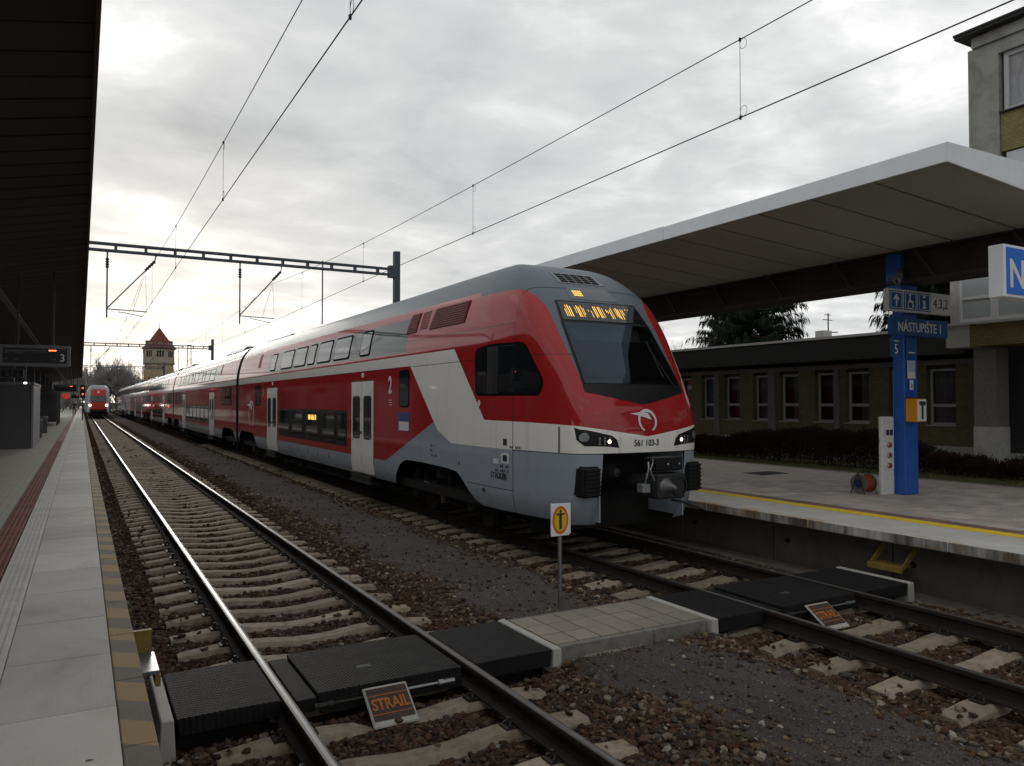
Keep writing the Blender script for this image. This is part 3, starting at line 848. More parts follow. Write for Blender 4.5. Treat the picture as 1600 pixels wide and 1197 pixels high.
def front_pt(x, z, off=0.):
    e = .02
    y = cab_y(x, z); dx_ = (cab_y(x + e, z) - cab_y(x - e, z)) / (2 * e); dz_ = (cab_y(x, z + e) - cab_y(x, z - e)) / (2 * e)
    n = Vector((dx_, -1, dz_)).normalized()
    return Vector((XC + x, y, z)) + n * off
def round_poly(pts, r, n=4):
    out = []
    k = len(pts)
    for i in range(k):
        p = Vector(pts[i]); a = Vector(pts[i - 1]); b = Vector(pts[(i + 1) % k])
        da, db = (a - p), (b - p); rr = min(r, da.length * .45, db.length * .45)
        p0 = p + da.normalized() * rr; p1 = p + db.normalized() * rr
        for q in range(n + 1):
            t_ = q / n; out.append(tuple(p0 * (1 - t_) ** 2 + p * 2 * t_ * (1 - t_) + p1 * t_ * t_))
    return out
def skin_patch(g, poly, fn, off=.006, thick=.02, nz=8, na=4, m=0, mrim=None):
    """convex outline in skin coordinates (a, z) laid on the curved car skin, with a rim of its own"""
    zs_ = [p[1] for p in poly]; z0, z1 = min(zs_), max(zs_)
    k = len(poly)
    rows = []
    lv = sorted(set([z0 + (z1 - z0) * i / nz for i in range(nz + 1)] + [round(p[1], 5) for p in poly]))
    lv = [z for i, z in enumerate(lv) if i == 0 or z - lv[i - 1] > 1e-4]
    for z in lv:
        z = min(max(z, z0 + 1e-5), z1 - 1e-5); xs_ = []
        for i in range(k):
            (a0, b0), (a1, b1) = poly[i], poly[(i + 1) % k]
            if (b0 - z) * (b1 - z) <= 0 and abs(b1 - b0) > 1e-9: xs_.append(a0 + (a1 - a0) * (z - b0) / (b1 - b0))
        rows.append((min(xs_), max(xs_), z))
    W = na + 1
    vs = []
    for a, b, z in rows:
        for i in range(W): vs.append(fn(a + (b - a) * i / na, z, off))
    fs = [(j * W + i, j * W + i + 1, (j + 1) * W + i + 1, (j + 1) * W + i) for j in range(len(rows) - 1) for i in range(na)]
    g.add(vs, fs, m)
    ring = [(0, i) for i in range(W)] + [(j, W - 1) for j in range(1, len(rows))] + [(len(rows) - 1, i) for i in range(W - 2, -1, -1)] + [(j, 0) for j in range(len(rows) - 2, 0, -1)]
    top = [vs[j * W + i] for j, i in ring]
    low = [fn(rows[j][0] + (rows[j][1] - rows[j][0]) * i / na, rows[j][2], off - thick) for j, i in ring]
    n = len(ring)
    g.add(top + low, [(i, (i + 1) % n, n + (i + 1) % n, n + i) for i in range(n)], m if mrim is None else mrim)
    return g

# ---- livery (paint scheme of the coach sides, in skin coordinates)
RED, WHT, GRY, ROOF, BAND = (.33, .018, .020), (.76, .745, .70), (.28, .318, .365), (.125, .147, .168), (.045, .050, .055)
def livery(name, cab):
    t = NT(name)
    x, y, z = t.xyz(); Y = t.m('ADD', y, NOSE); ax = t.m('ABSOLUTE', x)
    L1 = t.lin(t.m('SUBTRACT', z, 1.5), 1.098, 12.77); L2 = t.lin(t.m('SUBTRACT', z, 2.01), .943, 11.19)
    band = t.AND(t.between(z, 2.90, 3.115))
    if cab:
        band = t.AND(band, t.gt(Y, L2))
        zl = t.m('MAXIMUM', 1.46, t.lin(t.m('SUBTRACT', Y, 12.35), .35, 1.46))
        diag = t.AND(t.lt(Y, L1), t.gt(Y, L2), t.lt(z, 3.115), t.gt(z, zl))
        zw = t.m('MINIMUM', t.lin(ax, .145, 1.695), t.m('MAXIMUM', 1.895, t.lin(t.m('SUBTRACT', Y, 10.85), .40, 1.895)))
        cabw = t.AND(t.lt(z, zw), t.gt(z, zl), t.lt(Y, L1))
        white = t.OR(band, diag, cabw)
        tri = t.m('MAXIMUM', .93, t.lin(t.m('SUBTRACT', Y, 13.3), -.345, 1.76))
        inside = t.lt(Y, L1)
        grey = t.OR(t.AND(inside, t.lt(z, zl)), t.AND(t.NOT(inside), t.lt(z, tri)))
        xb = t.ramp(t.m('MULTIPLY', z, .2), [(.40, .0), (.4651, 0.), (.466, .895 / 2), (.50, .897 / 2), (.64, .945 / 2), (.73, .958 / 2), (.752, 1.01 / 2), (.774, 1.085 / 2), (.792, 1.18 / 2), (.80, .7)])
        pillar = t.AND(t.lt(Y, 11.6), t.lt(ax, t.m('MULTIPLY', xb, 2.0)))
        roof = t.OR(t.gt(z, 4.05), pillar)
        dark = t.AND(t.between(Y, 14.55, 27.9), t.between(z, 3.19, 3.885))
    else:
        white = band
        grey = t.lt(z, .93)
        roof = t.gt(z, 4.05)
        dark = t.AND(t.between(z, 3.19, 3.885), t.OR(t.between(Y, 38.2, 58.2), t.between(Y, 63.7, 83.), t.between(Y, 89., 108.), t.between(Y, 114., 133.), t.between(Y, 139., 157.)))
    n1 = t.noise(.7, 4, .6); n2 = t.noise(3, 5, .65, stretch=(1, 1, .3))
    red = t.mix(n1, [q * .92 for q in RED], [q * 1.08 for q in RED])
    c = t.mix(grey, red, GRY); c = t.mix(white, c, WHT); c = t.mix(dark, c, BAND); c = t.mix(roof, c, ROOF)
    # panel joints
    jl = [t.lt(t.m('ABSOLUTE', t.m('SUBTRACT', z, 2.885)), .006)]
    if cab:
        jl.append(t.AND(t.lt(t.m('ABSOLUTE', t.m('SUBTRACT', Y, 10.20)), .009), t.lt(z, 4.4)))
        jl.append(t.AND(t.lt(t.m('ABSOLUTE', t.m('SUBTRACT', z, .84)), .007), t.between(Y, 10.2, 11.7)))
        jl.append(t.AND(t.lt(t.m('ABSOLUTE', t.m('SUBTRACT', z, 1.462)), .008), t.lt(Y, 10.2)))
        jl.append(t.AND(t.lt(t.m('ABSOLUTE', t.m('SUBTRACT', ax, 1.20)), .005), t.between(z, 1.47, 1.84), t.lt(Y, 9.6)))
        jl.append(t.AND(t.lt(t.m('ABSOLUTE', t.m('SUBTRACT', z, 3.40)), .008), t.between(Y, 10.2, 14.9)))
        jl.append(t.AND(t.lt(t.m('ABSOLUTE', t.m('SUBTRACT', Y, 14.9)), .008), t.between(z, 3.4, 4.02)))
    j = t.OR(*jl)
    c = t.mix(t.m('MULTIPLY', j, .85), c, (.02, .02, .022))
    grime = t.ramp(t.m('ADD', t.lin(z, -1.1, 1.05), t.m('MULTIPLY', n2, .55)), [(.40, 0.), (.85, .55)])
    strk = t.ramp(t.noise(5.5, 5, .7, stretch=(1, 1, .06)), [(.54, 0.), (.78, .30)])
    grime = t.m('MAXIMUM', grime, t.m('MULTIPLY', strk, t.lt(z, 3.0)))
    c = t.mix(grime, c, (.09, .08, .072))
    rough = t.m('ADD', .06, t.m('ADD', t.m('MULTIPLY', grime, .35), t.m('MULTIPLY', roof, .36)))
    wav = t.noise(.55, 2, .5, stretch=(1, 1, 2.0))
    hgt = t.m('SUBTRACT', wav, t.m('MULTIPLY', j, .3))
    return t.bsdf(c, rough, 0, t.bump(hgt, .10, .02), spec=t.m('SUBTRACT', .40, t.m('MULTIPLY', roof, .25)), coat=0)
m_cab = livery('livery_cab', True); m_mid = livery('livery_coach', False)
m_black = pm('black_trim', (.010, .010, .011), .45, 0, .2, bump=.05)
m_under = pm('underframe', (.016, .014, .013), .85, 0, .4, 5, 40, .4, .006)
m_wheel = pm('wheel_steel', (.045, .040, .036), .6, .5, .3, 6, 60, .2)
m_whdoor = pm('white_door', (.75, .73, .69), .3, 0, .05, 2, 40, .05, .001, coat=.3, dirt=(.42, .40, .36), dirt_amt=.3)
m_glass = glass_mat('train_glass', (.014, .016, .018), .03)
m_gup = glass_mat('train_glass_upper', (.09, .10, .105), .03, .3, 1.0)
m_ws = glass_mat('windscreen', (.010, .012, .014), .025, .3, .75)
m_dred = pm('dark_red_grille', (.12, .012, .012), .6, 0, .2)
m_wprint = pm('white_print', (.62, .60, .58), .5, 0, .05, bump=0)
m_dprint = pm('dark_print', (.03, .035, .045), .6, 0, .05, bump=0)
m_led = glow_mat('amber_led', (1.0, .58, .10), .8)
m_lamp = glow_mat('warm_lamp', (1.0, .78, .55), 2.6)
m_redglow = glow_mat('red_glow', (1.0, .09, .05), 1.6)
m_lens = pm('lamp_lens', (.32, .33, .34), .15, .6, .3, 30, 90, .3, .002)
m_bellow = pm('gangway_bellow', (.018, .018, .019), .8, 0, .3)
m_scr0 = pm('cab_screen', (.02, .025, .03), .2, 0, .1, bump=0)
m_bplate = pm('blue_plate', (.03, .075, .22), .5, 0, .08, bump=0)

train = thing('train', 'long red, white and grey double-deck passenger train with rounded cab standing on the second track', 'train', (XC, NOSE, 0))

# ---- bodies
ZL = [.45, .55, .65, .75, .84, .92, 1.0, 1.1, 1.25, 1.465, 1.6, 1.8, 2.0, 2.15, 2.3, 2.45, 2.6, 2.8, 3.0, 3.1, 3.2, 3.3, 3.4, 3.5, 3.6, 3.7, 3.78, 3.86, 3.94, 4.02, 4.1, 4.18, 4.26, 4.33, 4.39, 4.44, 4.48, 4.515, 4.54, 4.56, 4.575, 4.588, 4.597]
def zeff(z, y):
    b = zbot(y)
    return z if z >= 1.1 else b + (z - .45) * (1.1 - b) / .65
g = MB()
lo, hi = 0., 1.
for _ in range(40):
    mm = (lo + hi) / 2
    if cabpt(mm, 1.2)[0] < .745: lo = mm
    else: hi = mm
topen = lo
TS = sorted(set([topen * i / 10 for i in range(11)] + [topen + (1 - topen) * (i / 46) for i in range(47)]))
TS = [-q for q in reversed(TS[1:])] + TS
NT_ = len(TS)
vs = []
for z in ZL:
    for t_ in TS:
        x, y = cabpt(t_, z); zz = zeff(z, y) if abs(t_) > .6 else z
        if abs(t_) > .6 and zz != z: x = math.copysign(cab_x(y, zz), t_) if y < YE - .01 else math.copysign(sec_w(zz), t_)
        vs.append((XC + x, y, zz))
fs = []
for j in range(len(ZL) - 1):
    for i in range(NT_ - 1):
        tm = (TS[i] + TS[i + 1]) / 2
        if abs(tm) < topen and ZL[j + 1] <= 1.4651: continue
        if abs(cabpt(tm, ZL[j])[0]) < .80 and 2.44 < ZL[j] and ZL[j + 1] < 3.41: continue      # windscreen opening
        fs.append((j * NT_ + i, j * NT_ + i + 1, (j + 1) * NT_ + i + 1, (j + 1) * NT_ + i))
g.add(vs, fs)
def straight(g, y0, y1):
    yy_ = [y0]
    while yy_[-1] < y1 - .01:
        y = yy_[-1]; yy_.append(min(y1, y + (.06 if min(abs(y - c_) for c_ in BOG) < 2.2 and y < 64 else .4)))
    vs = []; K = len(ZL)
    for y in yy_:
        ring = []
        for z in ZL: zz = zeff(z, y); ring.append((XC - sec_w(zz), y, zz))
        for z in reversed(ZL): zz = zeff(z, y); ring.append((XC + sec_w(zz), y, zz))
        vs += ring
    n = 2 * K
    fs = [(j * n + i, j * n + i + 1, (j + 1) * n + i + 1, (j + 1) * n + i) for j in range(len(yy_) - 1) for i in range(n - 1)]
    g.add(vs, fs)
    return n, len(yy_), vs
CARS = [(YE, 33.35), (33.95, 58.95), (59.55, 84.35), (84.95, 109.3), (109.9, 134.2), (134.8, 158.5)]
n, m_, v_ = straight(g, *CARS[0])
g.add(v_[-n:], [tuple(range(n))], 1)
car1 = g.build('car_body', [m_cab, m_bellow], train, smooth=True)
cars = [car1]
for a, b in CARS[1:]:
    g = MB(); n, m_, v_ = straight(g, a, b); g.add(v_[:n], [tuple(range(n))], 1); g.add(v_[-n:], [tuple(range(n))], 1)
    cars.append(g.build('car_body', [m_mid, m_bellow], train, smooth=True))
for (a, b), (c_, d_) in zip(CARS, CARS[1:]):
    g = MB()
    for k in range(5):
        y0 = b - .02 + (c_ - b + .04) * k / 5; y1 = b - .02 + (c_ - b + .04) * (k + .6) / 5
        for s0, yy0, yy1 in ((.96, y0, y1), (.92, y1, y0 + (c_ - b + .04) / 5)):
            ring = [(XC - sec_w(z) * s0, z * .985) for z in ZL[2:]] + [(XC + sec_w(z) * s0, z * .985) for z in reversed(ZL[2:])]
            g.prism([(q[0], yy0, q[1]) for q in ring], (0, yy1 - yy0, 0))
    g.build('gangway', m_bellow, train)
# floors, underframe
for k, (a, b) in enumerate(CARS):
    g = MB(); g.box(XC - 1.25, a + (.3 if k else -1.2), .46, XC + 1.25, b - .3, .62)
    if k == 0: g.box(XC - .72, 9.55, .3, XC + .72, 11.2, 1.5)
    y = a + 5.5
    while y < b - 6: g.box(XC - 1.15, y, .22, XC + 1.15, y + 1.7, .5); y += 2.1
    g.build('underframe', m_under, cars[k])

# ---- bogies
def bogie(yc):
    g = MB()
    for s in (-1, 1):
        x = XC + s * 1.02
        g.prism([(x - .07, yc - 1.75, .55), (x - .07, yc - 1.75, .40), (x - .07, yc - .7, .32), (x - .07, yc + .7, .32), (x - .07, yc + 1.75, .40), (x - .07, yc + 1.75, .55), (x - .07, yc + .5, .66), (x - .07, yc - .5, .66)], (.14, 0, 0))
        for q in (-1.25, 1.25):
            g.lathe([(0, -.12), (.16, -.12), (.19, -.05), (.19, .10), (0, .10)], (x + s * .04, yc + q, .46), 'x', 14)
            for e in (-.25, .25): g.tube([(x, yc + q + e, .5), (x, yc + q + e, .82)], .07, 10)
        g.tube([(x + s * .12, yc - .35, .35), (x + s * .12, yc - .35, .95)], .045, 8); g.tube([(x + s * .12, yc + .4, .30), (x + s * .12, yc + .1, .85)], .035, 8)
        g.lathe([(0, -.1), (.26, -.1), (.28, 0), (.26, .1), (0, .1)], (x - s * .05, yc, .86), 'z', 16)
        g.box(x - .05, yc - 1.9, .12, x + .05, yc - 1.55, .4)
    g.box(XC - 1., yc - .4, .35, XC + 1., yc + .4, .75)
    o = g.build('bogie', m_under, train)
    for q in (-1.25, 1.25):
        g = MB()
        for s in (-1, 1):
            x = XC + s * GAUGE
            g.lathe([(.0, -.03), (.2, -.05), (.4, -.035), (.46, -.06), (.46, .05), (.495, .055), (.495, .08), (.4, .08), (.2, .05), (0, .05)] if s < 0 else [(0, .03), (.2, .05), (.4, .035), (.46, .06), (.46, -.05), (.495, -.055), (.495, -.08), (.4, -.08), (.2, -.05), (0, -.05)], (x, yc + q, .46), 'x', 28)
        g.tube([(XC - .75, yc + q, .46), (XC + .75, yc + q, .46)], .09, 12)
        g.build('wheel_set', m_wheel, o, smooth=True)
    g = MB(); g.tube([(XC - 1.17, yc + .75, .62), (XC - 1.17, yc + .30, .56)], .03, 8); g.box(XC - 1.19, yc - .12, .30, XC - 1.13, yc - .04, .62)
    g.build('damper', m_zinc, o)
for yc in (13.3, 31.4, 35.9, 57.0, 61.4, 82.4): bogie(yc)

# ---- doors and windows of the visible side
m_rubf = NT('window_rubber').bsdf((.006, .006, .006), .95, spec=.05)
def win(pts, name, parent, glass=m_glass, r=.07, frame=.028, off=.010, fm=m_rubf, nz=8, na=4):
    c = (sum(p[0] for p in pts) / len(pts), sum(p[1] for p in pts) / len(pts))
    g = MB(); skin_patch(g, round_poly(pts, r), side_pt, off * .6, .03, nz, na); o = g.build(name + '_frame', fm, parent, smooth=True)
    q = [(c[0] + (p[0] - c[0]) * (1 - frame * 2 / max(.1, abs(max(a[0] for a in pts) - min(a[0] for a in pts)))), c[1] + (p[1] - c[1]) * (1 - frame * 2 / max(.1, max(a[1] for a in pts) - min(a[1] for a in pts)))) for p in pts]
    g = MB(); skin_patch(g, round_poly(q, r * .8), side_pt, off, .02, nz, na); g.build(name, glass, o if parent is train else parent, smooth=True)
    return o
def rect(y0, y1, z0, z1): return [(y0, z0), (y1, z0), (y1, z1), (y0, z1)]
def door(y0, y1, zb=.55, zt=2.66):
    ym = (y0 + y1) / 2
    g = MB(); skin_patch(g, rect(y0 - .03, y1 + .03, zb - .02, zt + .03), side_pt, .004, .03); fr = g.build('door_frame', m_black, train)
    for a, b in ((y0, ym - .02), (ym + .02, y1)):
        g = MB(); skin_patch(g, round_poly(rect(a, b, zb, zt), .03, 2), side_pt, .018, .03); d = g.build('door', m_whdoor, train, smooth=True)
        c = (a + b) / 2; hw = (b - a) / 2 - .13
        g = MB(); skin_patch(g, round_poly(rect(c - hw - .025, c + hw + .025, 1.33, 2.33), .12), side_pt, .021, .01); g.build('window_frame', m_black, d, smooth=True)
        g = MB(); skin_patch(g, round_poly(rect(c - hw, c + hw, 1.36, 2.30), .10), side_pt, .024, .01); g.build('door_window', m_glass, d, smooth=True)
    g = MB(); g.lathe([(0, -.012), (.035, -.012), (.035, 0)], (XC - 1.425, ym + .02, 1.48), 'x', 12); g.build('door_button', m_black, fr)
    g = MB(); g.box(XC - 1.47, y0 + .05, .33, XC - 1.2, y1 - .05, .36); g.box(XC - 1.44, y0 + .1, .36, XC - 1.40, y1 - .1, .5); g.build('door_step', m_under, fr)
    g = MB(); skin_patch(g, round_poly(rect(ym - .10, ym + .06, zt + .10, zt + .20), .03, 2), side_pt, .006, .01, 2, 2); g.build('door_lamp', m_wprint, fr)
door(16.48, 18.04); door(26.16, 27.68)
UP = [(26.6, 27.38), (24.22, 25.78), (22.62, 24.0), (21.60, 22.36), (20.0, 21.32), (18.36, 19.72), (16.82, 17.54)]
for a, b in UP: win(rect(a, b, 3.24, 3.84), 'upper_window', car1, m_gup, .10, .045, .016)
g = MB(); skin_patch(g, round_poly(rect(18.46, 25.84, 1.10, 1.98), .06), side_pt, .004, .02, 6, 12); g.build('window_band', m_black, car1)
LOW = [(18.52, 19.16), (19.50, 20.62), (21.08, 22.32), (22.78, 24.02), (24.46, 25.78)]
for a, b in LOW: win(rect(a, b, 1.15, 1.94), 'lower_window', car1, m_glass, .06, .02, .014, m_dprint)
g = MB(); skin_patch(g, rect(21.2, 22.1, 1.66, 1.86), side_pt, .019, .004, 2, 3); dp = g.build('side_display', m_black, car1)
g = MB()
for i, hh_ in enumerate((1, 1, 0, 1, .6, 1, 1, .7, 1, 0, 1, 1, .8, 1)):
    if hh_: skin_patch(g, rect(21.24 + i * .06, 21.285 + i * .06, 1.69, 1.69 + .14 * hh_), side_pt, .021, .002, 1, 1)
g.build('amber_rows', m_led, dp)
win(rect(14.34, 14.90, 2.08, 2.84), 'narrow_window', car1, m_glass, .12, .03)
win(rect(28.9, 29.9, 2.06, 2.80), 'narrow_window', car1, m_glass, .08, .03)
# cab side window in two lights with a dark post between
win([(11.40, 2.29), (11.42, 3.06), (10.9, 3.115), (9.94, 3.10), (9.50, 2.50), (9.56, 2.28)], 'cab_side_window', car1, m_ws, .12, .05, .008, nz=10, na=12)
g = MB(); skin_patch(g, rect(10.62, 10.95, 2.32, 3.07), side_pt, .014, .01, 6, 2); g.build('window_post', m_black, car1)
g = MB(); skin_patch(g, rect(11.0, 11.30, 2.62, 2.68), side_pt, .012, .01, 2, 2); g.build('window_bar', m_black, car1)
# later coaches: doors, decks of windows
for k, (a, b) in enumerate(CARS[1:]):
    car = cars[k + 1]
    d1, d2 = a + 6.1, b - 7.0
    door(d1, d1 + 1.55); door(d2, d2 + 1.55)
    y = a + 6.3
    i = 0
    while y < b - 2.2:
        wdt = .75 if i % 3 == 2 else 1.4
        win(rect(y, y + wdt, 3.24, 3.84), 'upper_window', car, m_gup, .09, .03, nz=5, na=2); y += wdt + .3; i += 1
    g = MB(); skin_patch(g, rect(d1 + 1.9, d2 - .35, 1.10, 1.98), side_pt, .004, .02, 4, 6); g.build('window_band', m_black, car)
    y = d1 + 2.0
    while y < d2 - 1.6: win(rect(y, y + 1.3, 1.15, 1.94), 'lower_window', car, m_glass, .06, .02, .014, m_wprint, 4, 2); y += 1.6
    for y in (a + 1.2, a + 2.7, b - 3.6, b - 1.9): win(rect(y, y + 1.2, 2.06, 2.84), 'end_window', car, m_glass, .08, .03, nz=4, na=2)
    g = MB(); skin_patch(g, rect(a + 4.3, a + 4.6, 3.45, 3.95), side_pt, .006, .01, 4, 2); g.build('roof_vent', m_dred, car)
g = MB(); skin_patch(g, rect(29.2, 29.6, 3.45, 3.95), side_pt, .006, .01, 4, 2); g.build('roof_vent', m_dred, car1)
# glowing red discs standing in for red reflections on the rear coaches' sides
for y, k in ((62.6, 2), (76.0, 2)):
    g = MB(); g.lathe([(0, -.04), (.06, -.03), (.075, 0)], (XC - 1.405, y, 1.85), 'x', 12); g.build('red_glow_disc', m_redglow, cars[k])

# ---- roof-side grilles behind the cab
def frame_patch(a, b, z0, z1, slats, skew=.0):
    g = MB(); skin_patch(g, [(a, z0), (b, z0), (b - skew, z1), (a - skew * .4, z1)], side_pt, .012, .03, 6, 4); o = g.build('roof_grille', m_dred, car1)
    g = MB()
    for i in range(slats):
        z = z0 + (z1 - z0) * (i + .5) / slats
        sk = skew * (i + .5) / slats
        skin_patch(g, rect(a + .03 - sk * .4, b - .03 - sk, z - .012, z + .012), side_pt, .02, .01, 1, 4)
    g.build('grille_slats', m_dred, o)
frame_patch(11.95, 13.5, 3.56, 3.95, 9, .12); frame_patch(14.15, 14.68, 3.56, 3.95, 9, .1)
g = MB()
for i in range(4):
    for j in range(9): skin_patch(g, rect(13.62 + i * .1, 13.69 + i * .1, 3.60 + j * .04, 3.622 + j * .04), side_pt, .008, .006, 1, 1)
g.build('louvre', m_dred, car1)
g = MB(); g.prism([(XC - .6, 28, 4.5), (XC + .6, 28, 4.5), (XC + .5, 28, 4.66), (XC - .5, 28, 4.66)], (0, 4.0, 0)); g.build('roof_fairing', pm('roof_paint', ROOF, .5, 0, .15, 2, 40, .1), car1, bevel=.03)
for k, (a, b) in enumerate(CARS[1:]):
    g = MB(); g.prism([(XC - .9, a + 1.5, 4.44), (XC + .9, a + 1.5, 4.44), (XC + .7, a + 1.5, 4.66), (XC - .7, a + 1.5, 4.66)], (0, 4.5, 0)); g.prism([(XC - .9, b - 5, 4.44), (XC + .9, b - 5, 4.44), (XC + .7, b - 5, 4.66), (XC - .7, b - 5, 4.66)], (0, 3.5, 0)); g.build('roof_fairing', MATS['roof_paint'], cars[k + 1], bevel=.03)

# ---- the nose
def fpatch(poly, name, mat, off, parent=car1, nz=10, na=14, thick=.015):
    g = MB(); skin_patch(g, poly, front_pt, off, thick, nz, na); return g.build(name, mat, parent, smooth=True)
wsf = fpatch([(-.895, 2.47), (.895, 2.47), (.905, 2.33), (.0, 2.15), (-.905, 2.33)], 'windscreen_surround', m_black, .006, nz=8, na=18)
fpatch([(-.765, 3.76), (.765, 3.76), (.835, 3.37), (-.835, 3.37)], 'display_surround', m_black, .006, wsf, 6, 16)
for s_ in (-1, 1):
    fpatch([(s_ * .765, 2.46), (s_ * .90, 2.46), (s_ * .838, 3.38), (s_ * .72, 3.38)], 'windscreen_pillar', m_black, .006, wsf, 8, 4)
t = NT('cab_glazing')
gl_ = t.n('ShaderNodeBsdfGlossy'); gl_.inputs['Roughness'].default_value = .02; t.put((.58, .74, .90), gl_.inputs['Color'])
tp = t.n('ShaderNodeBsdfTransparent'); t.put((.30, .34, .36), tp.inputs['Color'])
fr_ = t.n('ShaderNodeFresnel'); fr_.inputs['IOR'].default_value = 1.5
ms_ = t.n('ShaderNodeMixShader'); t.put(t.m('ADD', fr_.outputs[0], .03, True), ms_.inputs[0]); t.t.links.new(tp.outputs[0], ms_.inputs[1]); t.t.links.new(gl_.outputs[0], ms_.inputs[2])
t.t.links.new(ms_.outputs[0], t.out.inputs['Surface']); m_cabglass = t.mat
ws = fpatch([(-.80, 3.385), (.80, 3.385), (.86, 2.50), (.865, 2.45), (-.865, 2.45), (-.86, 2.50)], 'windscreen', m_cabglass, .012, wsf, 12, 18, .006)
# the driver's cab seen through it
m_cabin = pm('cab_lining', (.16, .16, .165), .8, 0, .15); m_desk = pm('cab_desk', (.05, .055, .06), .6, 0, .2)
g = MB(); g.box(XC - 1.1, 10.9, 1.9, XC + 1.1, 10.95, 3.6); g.box(XC - .75, 9.95, 3.42, XC + .75, 10.9, 3.46); g.box(XC - 1.0, 9.6, 1.88, XC + 1.0, 10.9, 1.93); cbn = g.build('cab_lining', m_cabin, car1)
g = MB(); g.prism([(XC - .95, 8.98, 2.36), (XC - .95, 9.55, 2.52), (XC - .95, 9.95, 2.40), (XC - .95, 9.95, 2.30)], (1.9, 0, 0)); g.build('driver_desk', m_desk, cbn)
for x_ in (-.45, -.05, .38):
    g = MB(); g.prism([(XC + x_ - .15, 9.50, 2.50), (XC + x_ + .15, 9.50, 2.50), (XC + x_ + .15, 9.58, 2.74), (XC + x_ - .15, 9.58, 2.74)], (0, .03, 0)); g.build('desk_screen', m_scr0, cbn)
g = MB(); g.box(XC - .24, 10.45, 2.2, XC + .24, 10.58, 3.0); g.box(XC - .15, 10.46, 3.02, XC + .15, 10.55, 3.25); g.build('driver_seat', m_desk, cbn, bevel=.03)
g = MB(); g.prism([(XC - .72, 9.72, 3.14), (XC + .72, 9.72, 3.14), (XC + .70, 9.80, 3.37), (XC - .70, 9.80, 3.37)], (0, .01, 0)); g.build('sun_blind', pm('blind_grey', (.22, .24, .26), .7), cbn)
dsp = fpatch([(-.735, 3.735), (.735, 3.735), (.785, 3.43), (-.785, 3.43)], 'destination_display', m_ws, .012, wsf, 4, 16, .01)
fpatch([(-.40, 4.02), (.40, 4.02), (.46, 3.80), (-.46, 3.80)], 'camera_panel', pm('cab_grey_panel', (.11, .125, .14), .3, 0, .1, coat=.3), .006, car1, 4, 8)
# rolling amber letters, wrapped over the display glass
def wrap_text(txt, size, mat, xc, zc, squeeze, off, parent, name='lettering', bold=0.):
    me = text_mesh(txt, size, mat, .0015, bold, squeeze)
    b = Vector(ORG[parent.name])
    for v in me.vertices:
        p = front_pt(xc + v.co.x, zc + v.co.y, off + v.co.z); v.co = p - b
    me.update(); return link(name, me, parent)
g = MB()      # a scrolling line caught half-lit: broken strokes of amber letters
for (px__, a_, b_, w_) in ((225, .35, 1, 6), (240, 0, 1, 5), (257, 0, 1, 10), (275, .1, 1, 8), (315, .15, .7, 4), (335, 0, 1, 9), (350, .1, 1, 8), (372, 0, 1, 5), (386, .2, .8, 6), (425, .3, .5, 5), (450, .4, 1, 5), (482, 0, 1, 9), (497, 0, .9, 7), (522, 0, 1, 9), (537, 0, 1, 6), (556, .1, .95, 4), (590, .2, .45, 8), (602, .3, .55, 6), (622, .2, 1, 7), (640, 0, 1, 5), (672, .1, .8, 4), (688, 0, .9, 9), (704, .1, 1, 9), (728, .1, 1, 6), (745, .1, .6, 7), (775, .05, .15, 6), (800, .05, .15, 6)):
    xx_ = -.735 + (px__ - 195) / 690 * 1.47; ww_ = w_ / 690 * 1.47 * .62
    skin_patch(g, rect(xx_ - ww_ / 2, xx_ + ww_ / 2, 3.675 - .19 * b_, 3.675 - .19 * a_), front_pt, .016, .002, 1, 1)
tag(g.build('amber_strokes', m_led, dsp), kind='stuff')
g = MB()
for i in range(5):
    for j in range(3): skin_patch(g, rect(-.33 + i * .035, -.31 + i * .035, 3.86 + j * .035, 3.884 + j * .035), front_pt, .010, .002, 1, 1)
tag(g.build('amber_dots', m_led, car1), kind='stuff')
# roof grille over the display
g = MB(); skin_patch(g, [(-.42, 4.32), (.38, 4.32), (.45, 4.10), (-.47, 4.10)], front_pt, .006, .02, 5, 10); vg = g.build('roof_intake', pm('cab_grey_panel', (.1, .1, .1)), car1, smooth=True)
g = MB()
for i in range(5):
    for j in range(4): skin_patch(g, rect(-.38 + i * .152, -.255 + i * .152, 4.12 + j * .047, 4.152 + j * .047), front_pt, .010, .006, 2, 2)
g.build('intake_slots', m_blk, vg)
# wiper
g = MB(); g.tube([front_pt(.72, 2.40, .02), front_pt(.60, 2.75, .04), front_pt(.57, 3.0, .03)], .010, 6); g.tube([front_pt(.57, 2.55, .02), front_pt(.60, 3.12, .02)], .012, 6); g.build('wiper', m_black, wsf)
# lamps
HL = [(-1.105, 1.83), (-1.085, 1.66), (-1.0, 1.575), (-.50, 1.545), (-.535, 1.655), (-.61, 1.715)]
for s in (-1, 1):
    poly = [(-s * a, b) for a, b in HL]
    h = fpatch(poly, 'headlamp', m_black, .006, car1, 8, 10)
    def lamp(x, z, r, mat, nm):
        g = MB(); poly_ = [(-s * x + r * math.cos(q), z + r * math.sin(q)) for q in [2 * math.pi * i / 16 for i in range(16)]]
        skin_patch(g, poly_, front_pt, .012, .006, 6, 6); g.build(nm, mat, h, smooth=True)
    lamp(-1.0, 1.695, .062, m_lens, 'lamp_lens')
    for i in range(3):
        for j in range(3): lamp(-.80 + i * .075, 1.600 + j * .040, .017, m_lens, 'lamp_element')
    lamp(-.655, 1.635, .026, m_lamp, 'lit_lamp')
wrap_text('561 103-3', .13, m_dprint, -.02, 1.60, .85, .006, car1, bold=.002)
